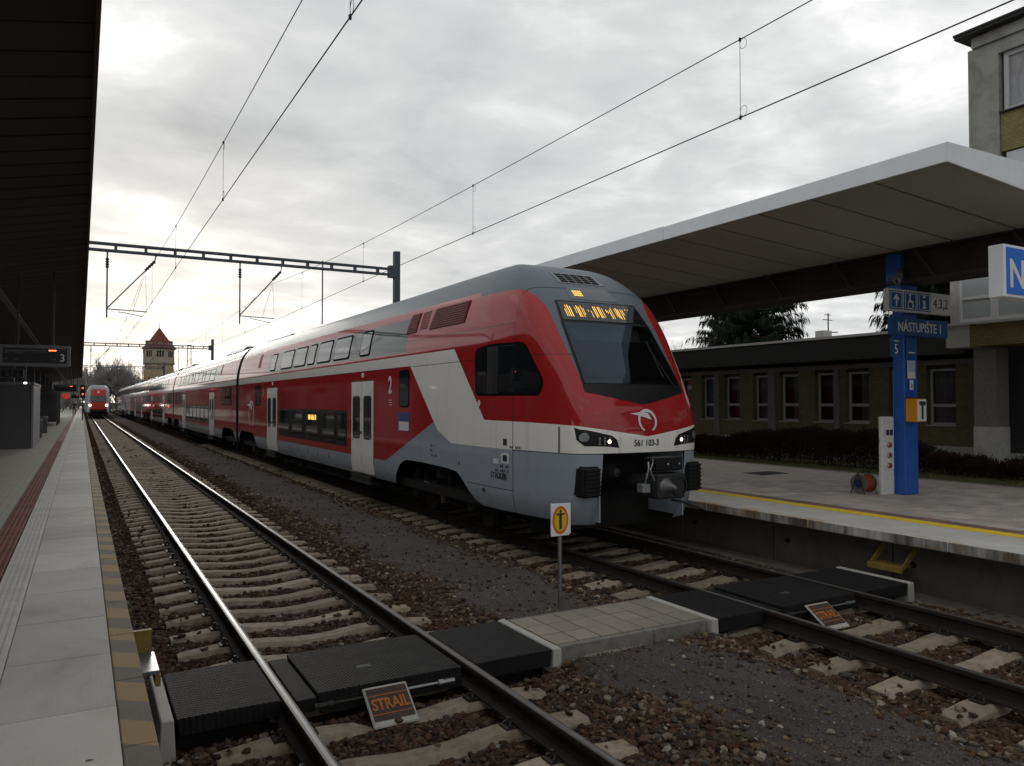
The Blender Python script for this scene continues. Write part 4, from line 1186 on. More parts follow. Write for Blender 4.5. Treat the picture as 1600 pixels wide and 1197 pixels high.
# white emblem: open ring with a swept wing
g = MB(); cx0, cz0, r0 = .01, 1.915, .150
ring = []
for i in range(41):
    q = R(-62 + 304 * i / 40); wv = .034 * (.75 + .5 * math.sin(math.pi * i / 40))
    a = (cx0 + (r0 + wv / 2) * math.cos(q), cz0 + (r0 + wv / 2) * math.sin(q)); b = (cx0 + (r0 - wv / 2) * math.cos(q), cz0 + (r0 - wv / 2) * math.sin(q))
    ring.append((front_pt(*a, .007), front_pt(*b, .007)))
g.add([p for r_ in ring for p in r_], [(2 * i, 2 * i + 1, 2 * i + 3, 2 * i + 2) for i in range(40)])
g.add([front_pt(-.285, 2.022, .009), front_pt(-.10, 1.985, .009), front_pt(.085, 1.93, .009), front_pt(.03, 2.03, .009), front_pt(-.08, 2.042, .009)], [(0, 1, 2, 3, 4)])
g.build('emblem', m_wprint, car1)
g = MB()
def eside(yc, zc, sy, sz):
    pts = []
    for i in range(33):
        q = R(-62 + 304 * i / 32)
        pts.append((side_pt(yc - sy * 1.08 * math.cos(q), zc + sz * 1.08 * math.sin(q), .006), side_pt(yc - sy * .9 * math.cos(q), zc + sz * .9 * math.sin(q), .006)))
    g.add([p for r_ in pts for p in r_], [(2 * i, 2 * i + 1, 2 * i + 3, 2 * i + 2) for i in range(32)])
    g.add([side_pt(yc + sy * 1.8, zc + sz * .75, .008), side_pt(yc + .6 * sy, zc + sz * .62, .008), side_pt(yc - sy * .4, zc + sz * .3, .008), side_pt(yc - sy * .1, zc + sz * .8, .008), side_pt(yc + .5 * sy, zc + sz * .85, .008)], [(0, 1, 2, 3, 4)])
eside(30.6, 1.72, .48, .48); g.build('emblem', m_wprint, car1)
# side markings
lettering('2', .50, m_wprint, side_pt(15.42, 2.53, .006), '-x', car1, squeeze=.8, bold=.012)
lettering('1', .40, m_wprint, side_pt(28.35, 2.5, .006), '-x', car1, squeeze=.75)
lettering('STADLER', .125, m_dprint, side_pt(10.60, 1.035, .005), '-x', car1, bold=.003)
g = MB(); skin_patch(g, rect(14.34, 14.92, 1.60, 1.98), side_pt, .006, .004, 2, 2, 0); skin_patch(g, rect(14.36, 14.90, 1.61, 1.79), side_pt, .008, .003, 2, 2, 1); g.build('information_plate', [m_bplate, m_wprint], car1)
g = MB(); skin_patch(g, rect(10.30, 10.52, 1.24, 1.40), side_pt, .006, .004, 2, 2); skin_patch(g, rect(10.60, 10.76, 1.22, 1.30), side_pt, .006, .004, 2, 2); skin_patch(g, rect(11.24, 11.29, 2.12, 2.22), side_pt, .006, .004, 2, 2); skin_patch(g, rect(11.22, 11.31, 2.145, 2.195), side_pt, .0065, .004, 2, 2)
for i in range(3): skin_patch(g, rect(15.32 , 15.52 - i * .03, 2.22 - i * .05, 2.235 - i * .05), side_pt, .006, .004, 1, 1)
tag(g.build('small_plates', m_wprint, car1), kind='stuff')
g = MB()
for (y, z, n_) in ((10.32, 1.19, 5), (10.32, 1.12, 8), (13.1, 1.38, 4), (13.15, 1.29, 3), (13.0, 1.20, 5), (10.0, 1.50, 6)):
    for i in range(n_):
        if (i * 7 + n_) % 4 == 3: continue
        skin_patch(g, rect(y + i * .05, y + i * .05 + .028, z - .018, z + .018), side_pt, .005, .003, 1, 1)
skin_patch(g, round_poly(rect(10.35, 10.47, 1.27, 1.37), .02, 2), side_pt, .009, .002, 2, 2)
skin_patch(g, rect(10.36, 10.46, 1.52, 1.62), side_pt, .006, .003, 1, 1); skin_patch(g, rect(11.05, 11.15, .74, .80), side_pt, .006, .003, 1, 1); skin_patch(g, rect(12.0, 12.06, 1.11, 1.16), side_pt, .006, .003, 1, 1)
for i in range(5): skin_patch(g, rect(20.0 + i * 1.1, 20.05 + i * 1.1 , .70, .84), side_pt, .006, .003, 1, 1)
tag(g.build('stencil_marks', m_dprint, car1), kind='stuff')
# anti-climbers, apron corners, coupler
for s in (-1, 1):
    x0, x1 = (XC - 1.08, XC - .775) if s < 0 else (XC + .775, XC + 1.08)
    g = MB(); g.box(x0, 8.735, .86, x1, 9.1, 1.29); ac = g.build('anti_climber', m_black, car1, bevel=.03, seg=3)
    g = MB()
    for k in range(7): g.box(x0 + .03, 8.71, .885 + k * .057, x1 - .025, 8.75, .921 + k * .057)
    g.build('ribs', m_black, ac, bevel=.006)
    xa, xb = (XC - .77, XC - .745) if s < 0 else (XC + .745, XC + .77)
    g = MB(); g.box(xa, 8.80, .50, xb, 9.9, 1.47); g.build('apron_inner', pm('apron_grey', GRY, .35, 0, .1), car1)
m_cast = pm('coupler_cast', (.040, .041, .043), .55, .4, .25, 9, 70, .3)
g = MB(); g.tube([(XC, 9.6, 1.02), (XC, 8.5, 1.02)], .13, 14); g.box(XC - .24, 8.16, .86, XC + .24, 8.48, 1.20)
cp = g.build('coupler', m_cast, car1, bevel=.02)
g = MB(); g.lathe([(0, -.20), (.03, -.19), (.09, -.02), (.115, 0)], (XC - .10, 8.16, 1.03), 'y', 18); g.build('coupler_cone', pm('coupler_worn', (.14, .14, .145), .45, .5), cp, smooth=True)
g = MB(); g.lathe([(.135, -.012), (.12, -.012), (.105, .10), (0, .10)], (XC + .125, 8.155, 1.03), 'y', 18); g.build('coupler_cup', m_blk, cp)
g = MB(); g.lathe([(.135, 0), (.135, -.014), (.118, -.014)], (XC + .125, 8.155, 1.03), 'y', 18); g.build('coupler_rim', m_cast, cp)
g = MB(); g.box(XC - .22, 8.22, 1.24, XC + .25, 8.5, 1.42); eb = g.build('electric_head', m_black, cp, bevel=.015)
g = MB(); [g.lathe([(0, -.01), (.016, -.006), (.016, .01)], (XC - .02 + q * .2, 8.215, 1.33), 'y', 8) for q in (0, 1)]; g.build('rivet', m_lens, eb)
g = MB(); g.box(XC - .44, 8.25, .95, XC - .30, 8.38, 1.07); g.build('valve_box', m_lens, cp, bevel=.01)
g = MB(); g.tube([(XC - .30, 8.3, 1.36), (XC - .36, 8.22, 1.28), (XC - .38, 8.24, 1.16), (XC - .36, 8.30, 1.06)], .012, 6); g.tube([(XC - .22, 8.3, 1.40), (XC - .30, 8.2, 1.36), (XC - .33, 8.22, 1.26), (XC - .28, 8.2, 1.12)], .010, 6); g.build('hose', m_lens, cp)
g = MB(); g.tube([(XC + .02, 8.2, .84), (XC + .12, 8.08, .82), (XC + .30, 7.92, .74), (XC + .36, 7.86, .70)], .018, 6); g.build('release_handle', m_black, cp)
g = MB(); g.lathe([(0, -.28), (.06, -.26), (.13, -.10), (.14, 0), (.10, .12), (0, .12)], (XC - .42, 9.1, 1.18), 'y', 16); g.build('horn', m_cast, car1, smooth=True)
g = MB(); g.box(XC - .95, 10.3, .14, XC + .95, 10.4, .42); g.box(XC - .9, 10.35, .4, XC - .8, 10.9, .6); g.box(XC + .8, 10.35, .4, XC + .9, 10.9, .6); g.build('rail_guard', m_under, train, bevel=.02)

# ================================================================== RIGHT PLATFORM FURNITURE
m_alu = pm('white_aluminium', (.74, .76, .79), .45, .0, .06, 2, 40, .03, .001, dirt=(.55, .56, .58), dirt_amt=.2)
m_soffit = pm('canopy_soffit', (.375, .36, .33), .8, 0, .08, 1, 30, .1, rnd=.06)
m_dsteel = pm('dark_canopy_steel', (.05, .045, .042), .7, 0, .25, 2, 30, .2)
m_blue = pm('blue_paint', (.024, .098, .40), .42, 0, .08, 2, 40, .1, .001, coat=.2, dirt=(.02, .06, .24), dirt_amt=.3)
m_bsign = pm('blue_sign', (.020, .085, .23), .45, 0, .05, bump=0)
m_gsign = pm('grey_sign', (.56, .56, .55), .5, 0, .06, bump=0)
m_wht = pm('sign_white', (.68, .68, .67), .5, 0, .04, bump=0)
m_wbox = pm('white_cabinet', (.60, .60, .58), .45, 0, .08, 4, 40, .1, dirt=(.35, .33, .30), dirt_amt=.4)
m_dark = pm('dark_plastic', (.02, .02, .022), .55, 0, .2)

# ---- canopy: shallow V of two wings on a deep spine beam
CX0, CX1, CXM = 9.0, 16.6, 12.75
CY0, CY1 = 5.42, 31.0
can = thing('platform_canopy', 'white edged flat canopy on a dark spine beam over the right platform', 'canopy', (CXM, 8.45, PZ))
def soff_z(x): return 5.07 - .070 * (min(abs(x - CX0), 3.45)) if x < CXM else 5.07 - .070 * min(abs(x - CX1), 3.45)
n_p = 26; L = (CY1 - CY0) / n_p
for side in (0, 1):
    xa, xb = (CX0 + .03, 12.44) if side == 0 else (13.06, CX1 - .03)
    for k in range(n_p):
        y0, y1 = CY0 + .03 + L * k, CY0 + L * (k + 1) - .02
        g = MB(); g.prism([(xa, y0, soff_z(xa)), (xb, y0, soff_z(xb)), (xb, y0, soff_z(xb) + .03), (xa, y0, soff_z(xa) + .03)], (0, min(y1, CY1 - .03) - y0, 0)); g.build('soffit_panel', m_soffit, can)
g = MB(); g.box(CX0 + .02, CY0 + .02, 5.10, CX1 - .02, CY1 - .02, 5.27); g.build('roof_deck', m_dsteel, can)
for k in range(5):
    y0 = CY0 + (CY1 - CY0) * k / 5; y1 = CY0 + (CY1 - CY0) * (k + 1) / 5 - .012
    g = MB(); g.box(CX0 - .02, y0, 5.065, CX0 + .015, y1, 5.295 + .012 * (k % 2)); g.build('fascia', m_alu, can)
    g = MB(); g.box(CX1 - .015, y0, 5.065, CX1 + .02, y1, 5.295); g.build('fascia', m_alu, can)
for (x0, x1) in ((CX0 - .005, CXM - .3), (CXM - .295, CX1 + .005)):
    m0, m1 = soff_z(x0) - .005, soff_z(x1) - .005
    g = MB(); g.prism([(x0, CY0 - .025, m0), (x1, CY0 - .025, m1), (x1, CY0 - .025, 5.31), (x0, CY0 - .025, 5.30)], (0, .03, 0)); g.build('end_fascia', m_alu, can)
g = MB(); g.box(12.42, CY0 + .1, 4.80, 13.08, CY1 - .1, 4.86); g.box(12.42, CY0 + .1, 4.26, 13.08, CY1 - .1, 4.31); g.box(12.62, CY0 + .1, 4.31, 12.66, CY1 - .1, 4.8); g.build('spine_beam', m_dsteel, can)
for k in range(16):
    y = CY0 + .7 + k * 1.6
    g = MB(); g.rod((12.47, y, 4.30), (12.44, y + .34, 4.81), .07, .05); g.build('beam_stiffener', m_dsteel, can)
for k in range(3):
    y = 8.52 + k * 9.0
    g = MB(); g.prism([(12.65, y - .1, PZ), (13.03, y - .1, PZ), (13.03, y + .12, PZ), (12.65, y + .12, PZ)], (0, 0, 3.85 - .14)); g.prism([(12.52, y - .13, 4.26 - .14 + PZ - .55), (13.0, y - .13, 4.12), (13.0, y + .15, 4.12), (12.52, y + .15, 4.12)], (0, 0, .72)); g.build('column', m_blue, can, bevel=.012)

# ---- boards on the blue column (all hang off the column's near face)
YF = 8.40
def board(name, label, cat, x0, x1, z0, z1, y, mat, th=.05, edge=None):
    o = thing(name, label, cat, ((x0 + x1) / 2, y, z0))
    g = MB(); g.box(x0, y, z0, x1, y + th, z1); g.build('panel', mat, o, bevel=.004)
    return o
b = board('direction_board', 'grey and blue direction board with arrow, wheelchair and information signs reading 4,3,2', 'sign', 12.02, 13.82, 3.76, 4.14, YF - .12, m_gsign, .09)
ix = [12.06, 12.46, 12.85]; iw = .36
for k, x0 in enumerate(ix):
    g = MB(); g.box(x0, YF - .126, 3.79, x0 + iw, YF - .119, 4.11); p = g.build('pictogram_panel', m_bsign, b)
    g = MB()
    q = YF - .13
    for (a0, a1, c0, c1) in ((.025, .335, .02, .03), (.025, .335, .29, .30), (.025, .035, .02, .30), (.325, .335, .02, .30)): g.box(x0 + a0, q, 3.79 + c0, x0 + a1, q + .005, 3.79 + c1)
    if k == 0: g.prism([(x0 + .18, q, 4.06), (x0 + .26, q, 3.97), (x0 + .235, q, 3.945), (x0 + .197, q, 3.985), (x0 + .197, q, 3.84), (x0 + .163, q, 3.84), (x0 + .163, q, 3.985), (x0 + .125, q, 3.945), (x0 + .10, q, 3.97)], (0, .004, 0))
    elif k == 1:
        g.lathe([(0, 0), (.024, 0), (.024, .004)], (x0 + .16, q, 4.055), 'y', 12)
        g.prism([(x0 + .145, q, 4.02), (x0 + .175, q, 4.02), (x0 + .18, q, 3.96), (x0 + .24, q, 3.955), (x0 + .27, q, 3.85), (x0 + .25, q, 3.845), (x0 + .222, q, 3.925), (x0 + .15, q, 3.925)], (0, .004, 0))
        for i in range(14):
            a = R(110 + 250 * i / 14); b2 = R(110 + 250 * (i + 1) / 14); rr = .075
            g.rod((x0 + .17 + rr * math.cos(a), q + .002, 3.895 + rr * math.sin(a)), (x0 + .17 + rr * math.cos(b2), q + .002, 3.895 + rr * math.sin(b2)), .004, .014)
    else:
        g.lathe([(0, 0), (.03, 0), (.03, .004)], (x0 + .175, q, 4.05), 'y', 14); g.box(x0 + .15, q, 3.86, x0 + .20, q + .004, 3.985); g.box(x0 + .125, q, 3.84, x0 + .225, q + .004, 3.865); g.box(x0 + .13, q, 3.965, x0 + .19, q + .004, 3.987)
    g.build('pictogram', m_wht, p)
lettering('4,3,2', .24, m_dprint, (13.52, YF - .122, 3.945), '-y', b, squeeze=.95)
b = board('platform_board', 'dark blue board reading NÁSTUPIŠTE 1 on the blue column', 'sign', 12.13, 13.76, 3.35, 3.655, YF - .10, m_bsign, .07)
lettering('NÁSTUPIŠTE 1', .235, m_wht, (12.945, YF - .102, 3.49), '-y', b, squeeze=.86)
b = board('track_plate', 'small dark blue plate with the number 5 below the platform board', 'sign', 12.20, 12.46, 2.98, 3.30, YF - .05, m_bsign, .03)
lettering('5', .25, m_wht, (12.33, YF - .052, 3.10), '-y', b, squeeze=.9)
g = MB(); g.box(12.26, YF - .053, 3.24, 12.40, YF - .048, 3.255); g.build('caption', m_wht, b)
b = board('sector_plate', 'small blue plate with a white bar on the column face', 'sign', 12.67, 12.93, 2.98, 3.30, YF - .02, m_bsign, .018)
g = MB(); g.box(12.72, YF - .023, 3.05, 12.90, YF - .018, 3.07); g.build('printed_bar', m_wht, b)
b = board('notice_sheet', 'pale blue and white notice sheet on the column', 'notice', 12.70, 12.91, 2.60, 2.92, YF - .02, m_wht, .016)
g = MB(); g.box(12.71, YF - .022, 2.72, 12.90, YF - .0195, 2.91); g.build('printed_area', pm('pale_blue_print', (.33, .42, .52), .6, 0, .2, 30, 90, 0), b)
b = board('small_label', 'small white label with a dark mark on the column', 'label', 12.755, 12.85, 2.40, 2.575, YF - .02, m_wht, .014)
g = MB(); g.prism([(12.785, YF - .022, 2.50), (12.82, YF - .022, 2.50), (12.81, YF - .022, 2.43), (12.795, YF - .022, 2.43)], (0, .003, 0)); g.build('mark', m_dprint, b)
# T call box
tb = thing('call_box', 'orange and white box with a black letter T on the blue column', 'call box', (12.72, 8.28, 1.85))
m_or = pm('orange_box', (.62, .27, .02), .5, 0, .08, bump=.05)
g = MB(); g.box(12.66, 8.20, 1.84, 12.92, 8.415, 2.255); g.build('housing', m_or, tb, bevel=.01)
g = MB(); g.box(12.675, 8.182, 1.855, 12.905, 8.205, 2.235); g.build('front_plate', m_wht, tb, bevel=.004)
g = MB(); g.box(12.65, 8.17, 2.255, 12.93, 8.415, 2.27); g.build('lid', m_dark, tb)
g = MB(); g.box(12.705, 8.176, 2.13, 12.875, 8.184, 2.20); g.box(12.765, 8.175, 1.89, 12.815, 8.183, 2.14); g.build('letter_t', m_dprint, tb)
# white socket cabinet
wc = thing('socket_cabinet', 'slim white power cabinet with three round sockets beside the blue column', 'cabinet', (12.4, 8.55, PZ))
g = MB(); g.box(12.27, 8.60, PZ, 12.60, 8.67, 1.93); g.build('housing', m_wbox, wc, bevel=.012)
g = MB(); g.box(12.285, 8.588, PZ + .45, 12.585, 8.603, 1.90); dr = g.build('door', m_wbox, wc, bevel=.004)
m_sock = pm('red_socket', (.30, .045, .03), .5, 0, .1)
for z in (1.43, 1.25, 1.07):
    g = MB(); g.lathe([(0, -.035), (.045, -.035), (.055, 0)], (12.44, 8.59, z), 'y', 14); s_ = g.build('socket', m_lens, dr)
    g = MB(); g.lathe([(0, -.045), (.036, -.043), (.036, -.03)], (12.44, 8.59, z), 'y', 12); g.build('socket_lid', m_sock, s_)
for x in (12.40, 12.50):
    g = MB(); g.box(x - .03, 8.565, 1.60, x + .03, 8.59, 1.70); g.build('blue_socket', pm('blue_socket', (.02, .03, .09), .5), dr, bevel=.006)
# cable reel
rl = thing('cable_reel', 'orange cable drum with metal flanges standing on the paving', 'cable reel', (12.2, 8.95, PZ))
rc = (12.20, 8.92, PZ + .19)
for sg_ in (-1, 1):
    g = MB(); g.lathe([(.0, sg_ * .14), (.17, sg_ * .14), (.17, sg_ * .128), (.05, sg_ * .128)], rc, 'x', 26); g.build('flange', m_zinc, rl)
g = MB(); g.lathe([(.05, -.127)] + [(.135 + .012 * (i % 2), -.122 + i * .02) for i in range(13)] + [(.05, .127)], rc, 'x', 26); g.build('wound_cable', pm('orange_cable', (.20, .04, .015), .6, 0, .15), rl)
g = MB(); g.lathe([(0, -.155), (.075, -.155), (.075, -.14)], rc, 'x', 18); g.build('hub', pm('blue_socket', (.02, .03, .09)), rl)
g = MB()
for sg_ in (-1, 1): g.tube([(12.20 + .165 * sg_, 8.78, PZ + .01), (12.20 + .165 * sg_, 8.92, PZ + .39), (12.20 + .165 * sg_, 9.06, PZ + .01)], .009, 6)
g.tube([(12.035, 8.92, PZ + .39), (12.365, 8.92, PZ + .39)], .012, 6); g.build('stand', m_dark, rl)
g = MB(); g.tube([(12.22, 8.98, PZ + .32), (12.27, 8.9, PZ + .6), (12.26, 8.72, 1.25), (12.28, 8.62, 1.62)], .006, 6); tag(g.build('power_lead', m_dark), 'thin dark lead hanging from the white cabinet to the cable drum', 'cable')
# camera on the column
m_gran0 = pm('camera_grey', (.20, .20, .20), .6)
cc = thing('security_camera', 'small grey security camera on a bracket high on the blue column', 'camera', (12.5, 8.3, 4.25))
g = MB(); g.tube([(12.10, 8.16, 4.25), (12.40, 8.32, 4.40)], .062, 12); g.build('housing', m_gran0, cc, smooth=True)
g = MB(); g.lathe([(0, -.002), (.045, 0), (.045, .01)], (12.10, 8.155, 4.25), 'y', 12); g.build('lens', m_dark, cc)
g = MB(); g.tube([(12.35, 8.34, 4.32), (12.48, 8.36, 4.30), (12.56, 8.42, 4.38)], .02, 8); g.lathe([(0, -.05), (.06, -.05), (.06, .06), (0, .06)], (12.50, 8.34, 4.46), 'x', 12); g.build('bracket', m_dsteel, cc)
# station name light box
nb = thing('station_name_sign', 'blue station name light box with white letters hung under the canopy', 'sign', (12.0, 5.5, 3.56))
g = MB(); g.box(10.36, 5.50, 3.55, 13.5, 5.70, 4.235); g.build('housing', m_alu, nb, bevel=.008)
t = NT('lit_blue'); m_lit = t.bsdf((.015, .12, .52), .35, emis=(.015, .12, .52), estr=.05)
g = MB(); g.box(10.41, 5.488, 3.59, 13.45, 5.502, 4.195); g.build('face', m_lit, nb)
lettering('Nové Zámky', .52, m_wht, (10.45, 5.486, 3.84), '-y', nb, squeeze=.95, bold=.010, align='LEFT')
for x in (12.1, 13.2):
    g = MB(); g.box(x - .03, 5.58, 4.235, x + .03, 5.64, soff_z(x)); g.build('hanger', m_dsteel, nb)
# manhole in the paving
mh = MB(); mh.box(13.3, 12.3, PZ - .01, 14.2, 12.9, PZ + .004); 
tag(mh.build('manhole_cover', m_under, org=(13.75, 12.6, PZ)), 'dark flat access cover set into the right platform paving', 'cover')

# ================================================================== STATION BUILDINGS
def olive(name, c):
    t = NT(name); w = t.world(); x, y, z = t.xyz(w)
    br = t.n('ShaderNodeTexBrick'); t.put(t.vec(y, z, x), br.inputs['Vector'])
    br.inputs['Color1'].default_value = (*[q * .85 for q in c], 1); br.inputs['Color2'].default_value = (*[q * 1.15 for q in c], 1); br.inputs['Mortar'].default_value = (*[q * .45 for q in c], 1)
    br.inputs['Scale'].default_value = 1; br.inputs['Brick Width'].default_value = .12; br.inputs['Row Height'].default_value = .06; br.inputs['Mortar Size'].default_value = .005
    cc_ = t.mix(t.ramp(t.noise(.8, 6, .65, w), [(.35, 0), (.75, .5)]), br.outputs['Color'], [q * .5 for q in c])
    return t.bsdf(cc_, .6, normal=t.bump(t.m('SUBTRACT', 1., br.outputs['Fac']), .3, .003))
m_olive = olive('olive_tiles', (.165, .145, .075))
m_olive2 = olive('mustard_tiles', (.22, .175, .055))
m_gwall = pm('grey_render', (.32, .315, .295), .92, 0, .2, .8, 40, .4, .004, dirt=(.12, .115, .105), dirt_amt=.75, streak=True)
m_gran = pm('granite_pier', (.20, .19, .18), .7, 0, .25, 12, 160, .1)
m_plinth = pm('pale_plinth', (.50, .49, .47), .85, 0, .12, 2, 60, .2, dirt=(.25, .24, .22), dirt_amt=.5)
m_fas = pm('dark_fascia', (.036, .035, .034), .75, 0, .15, 1, 30, .15)
m_zroof = pm('roof_edge_metal', (.50, .50, .50), .5, .0, .1, 1.5, 30, .1)
m_frame = pm('window_frame_white', (.48, .48, .48), .5, 0, .08, 3, 40, .05)
m_wg = glass_mat('building_glass', (.055, .053, .058), .15, .6, .45)
m_wgb = glass_mat('building_glass_pale', (.46, .49, .50), .08, .25)
m_curt = pm('net_curtain', (.30, .30, .31), .9, 0, .4, 9, 60, .2, streak=True)
XW = 19.0
t = NT('clear_pane'); gl_ = t.n('ShaderNodeBsdfGlossy'); gl_.inputs['Roughness'].default_value = .05; tp = t.n('ShaderNodeBsdfTransparent'); t.put((.75, .78, .78), tp.inputs['Color'])
fr_ = t.n('ShaderNodeFresnel'); fr_.inputs['IOR'].default_value = 1.3; ms_ = t.n('ShaderNodeMixShader'); t.put(t.m('ADD', fr_.outputs[0], .01, True), ms_.inputs[0])
t.t.links.new(tp.outputs[0], ms_.inputs[1]); t.t.links.new(gl_.outputs[0], ms_.inputs[2]); t.t.links.new(ms_.outputs[0], t.out.inputs['Surface']); m_pane = t.mat
lb = thing('station_building', 'long low olive-tiled station building with white windows behind the hedge', 'building', (22, 16, PZ))
WIN = [(19.65, 20.27), (18.47, 19.19), (17.27, 17.89), (16.09, 16.81), (14.83, 15.49), (13.69, 14.44), (12.34, 13.09), (11.28, 12.03)]
WIN += [(20.27 + .5 + k * 1.25, 20.27 + 1.15 + k * 1.25) for k in range(14)]
ws_ = sorted(WIN)
edges = [10.3] + [q for w_ in ws_ for q in w_] + [40.]
for i in range(0, len(edges), 2):
    g = MB(); g.box(XW, edges[i], 1.08, XW + .3, edges[i + 1], 3.25); g.build('wall_panel', m_olive, lb)
for (a, b) in ws_:
    g = MB(); g.box(XW, a, 1.08, XW + .3, b, 1.60); g.build('wall_panel', m_olive, lb)
    g = MB(); g.box(XW + .02, a, 3.04, XW + .3, b, 3.25); g.build('lintel', m_fas, lb)
    g = MB(); xg = XW + .16
    for (p, q, z0, z1) in ((a, a + .06, 1.6, 3.04), (b - .06, b, 1.6, 3.04), (a + .06, b - .06, 1.6, 1.665), (a + .06, b - .06, 2.98, 3.04), (a + .06, b - .06, 2.06, 2.14)): g.box(xg, p, z0, xg + .06, q, z1)
    wf = g.build('window_frame', m_frame, lb)
    for z0, z1 in ((1.665, 2.06), (2.14, 2.98)):
        g = MB(); g.box(xg + .025, a + .06, z0, xg + .030, b - .06, z1); g.build('pane', m_pane, wf)
    g = MB(); cw = (b - a - .12) * random.choice((1., 1., .55, .8, .35)); n_f = 9
    for i in range(n_f): g.box(xg + .10 + .012 * (i % 2), a + .06 + cw * i / n_f, 1.62, xg + .115 + .012 * (i % 2), a + .06 + cw * (i + 1) / n_f, 3.03)
    g.build('curtain', m_curt, wf)
    g = MB(); g.box(XW - .05, a - .02, 1.575, XW + .16, b + .02, 1.60); g.build('window_sill', m_plinth, wf)
for (a, b) in ((19.38, 19.62), (16.97, 17.24), (14.64, 14.80), (21.9, 22.15), (24.3, 24.5)):
    g = MB(); g.box(XW - .06, a, .9, XW + .02, b, 3.20); g.build('pier', m_gran, lb)
g = MB(); g.box(XW - .03, 10.3, .3, XW + .28, 40, 1.078); g.build('plinth', m_plinth, lb)
g = MB(); g.box(XW - .10, 10.3, 3.13, XW + .01, 40, 3.26); g.build('cable_duct', m_gran, lb)
g = MB(); g.box(18.0, 10.45, 3.33, 18.12, 40.3, 3.93); g.build('roof_fascia', m_fas, lb)
g = MB(); g.box(18.12, 10.45, 3.35, 30, 40.2, 3.40); g.build('soffit', m_fas, lb)
g = MB(); g.box(17.97, 10.4, 3.93, 30.1, 40.4, 4.0); g.build('roof_edge', m_zroof, lb)
g = MB(); g.box(XW + .29, 10.3, .3, 30, 40, 3.34); g.build('core', m_fas, lb)
g = MB()
for i in range(5): g.box(XW - .05, 11.25, .78 + i * .055, XW - .03, 11.85, .80 + i * .055)
g.build('plinth_vent', m_frame, lb)

# tall building with entrance, projecting glazed bay and rendered upper floors
tb_ = thing('station_house', 'tall grey rendered station building with glazed bay and mustard panels at the right', 'building', (22, 4, PZ))
YT = 10.29
g = MB(); g.box(18.0, 9.61, 5.2, 18.3, YT, 10.38); g.build('corner_wall', m_gwall, tb_)
g = MB(); g.box(18.0, -8, 10.08, 18.3, 9.605, 10.38); g.build('wall_band', m_gwall, tb_)
g = MB(); g.box(18.3, -8, 5.2, 32, YT, 10.4); g.build('core', m_gwall, tb_)
g = MB(); g.box(17.93, -8, 10.38, 32, YT - .12, 10.63); g.build('parapet', m_gwall, tb_)
g = MB(); g.box(17.72, -8, 10.63, 32, YT + .16, 10.70); g.box(17.70, -8, 10.70, 32, YT + .18, 10.76); g.build('cornice', m_fas, tb_, bevel=.01)
y = 9.605
for k in range(5):
    y0, y1 = y - 2.6, y
    g = MB(); g.box(18.04, y0 + .02, 7.83, 18.3, y1 - .004, 8.70); g.build('spandrel_panel', m_olive2, tb_)
    g = MB(); g.box(17.97, y0, 8.70, 18.3, y1 - .004, 8.735); g.build('window_sill', m_fas, tb_)
    g = MB()
    for (p, q, z0, z1) in ((y0 + .1, y0 + .2, 8.735, 10.08), (y1 - .16, y1 - .06, 8.735, 10.08), (y0 + .2, y1 - .16, 8.735, 8.82), (y0 + .2, y1 - .16, 9.98, 10.08), ((y0 + y1) / 2 - .05, (y0 + y1) / 2 + .05, 8.82, 9.98)): g.box(18.10, p, z0, 18.2, q, z1)
    wf = g.build('window_frame', m_frame, tb_)
    for (p, q) in ((y0 + .2, (y0 + y1) / 2 - .05), ((y0 + y1) / 2 + .05, y1 - .16)):
        g = MB(); g.box(18.15, p, 8.82, 18.16, q, 9.98); g.build('pane', m_curt, wf)
    g = MB(); g.box(18.08, y0 + .1, 6.3, 18.25, y1 - .1, 7.80); g.build('lower_window', m_wgb, tb_)
    y -= 2.62
# glazed bay on the first floor
XB = 17.45
g = MB(); g.box(XB, 10.03, 3.43, 18.3, 10.57, 3.93); g.build('bay_end_panel', m_plinth, tb_)
g = MB(); g.box(XB + .01, -8, 3.44, 18.3, 10.025, 3.93); g.build('bay_apron', m_olive2, tb_)
g = MB(); g.box(XB - .05, -8, 3.93, 18.3, 10.62, 3.985); g.build('bay_sill', m_frame, tb_)
g = MB(); g.box(XB, -8, 5.15, 18.3, 10.5, 5.5); g.build('bay_head', m_plinth, tb_)
g = MB(); g.box(XB + .02, 10.26, 3.985, XB + .3, 10.47, 5.15); g.build('bay_post', m_plinth, tb_)
y = 10.26
for k in range(8):
    g = MB(); yb = y - 1.25 if k else y - .78
    for (p, q, z0, z1) in ((yb, yb + .10, 3.985, 5.15), (y - .045, y, 3.985, 5.15), (yb + .10, y - .045, 3.985, 4.07), (yb + .10, y - .045, 4.50, 4.565), (yb + .10, y - .045, 5.08, 5.15)): g.box(XB + .03, p, z0, XB + .11, q, z1)
    wf = g.build('bay_window_frame', m_wht, tb_)
    for z0, z1 in ((4.07, 4.50), (4.565, 5.08)):
        g = MB(); g.box(XB + .06, yb + .10, z0, XB + .07, y - .045, z1); g.build('pane', m_wgb, wf)
    y = yb - .003
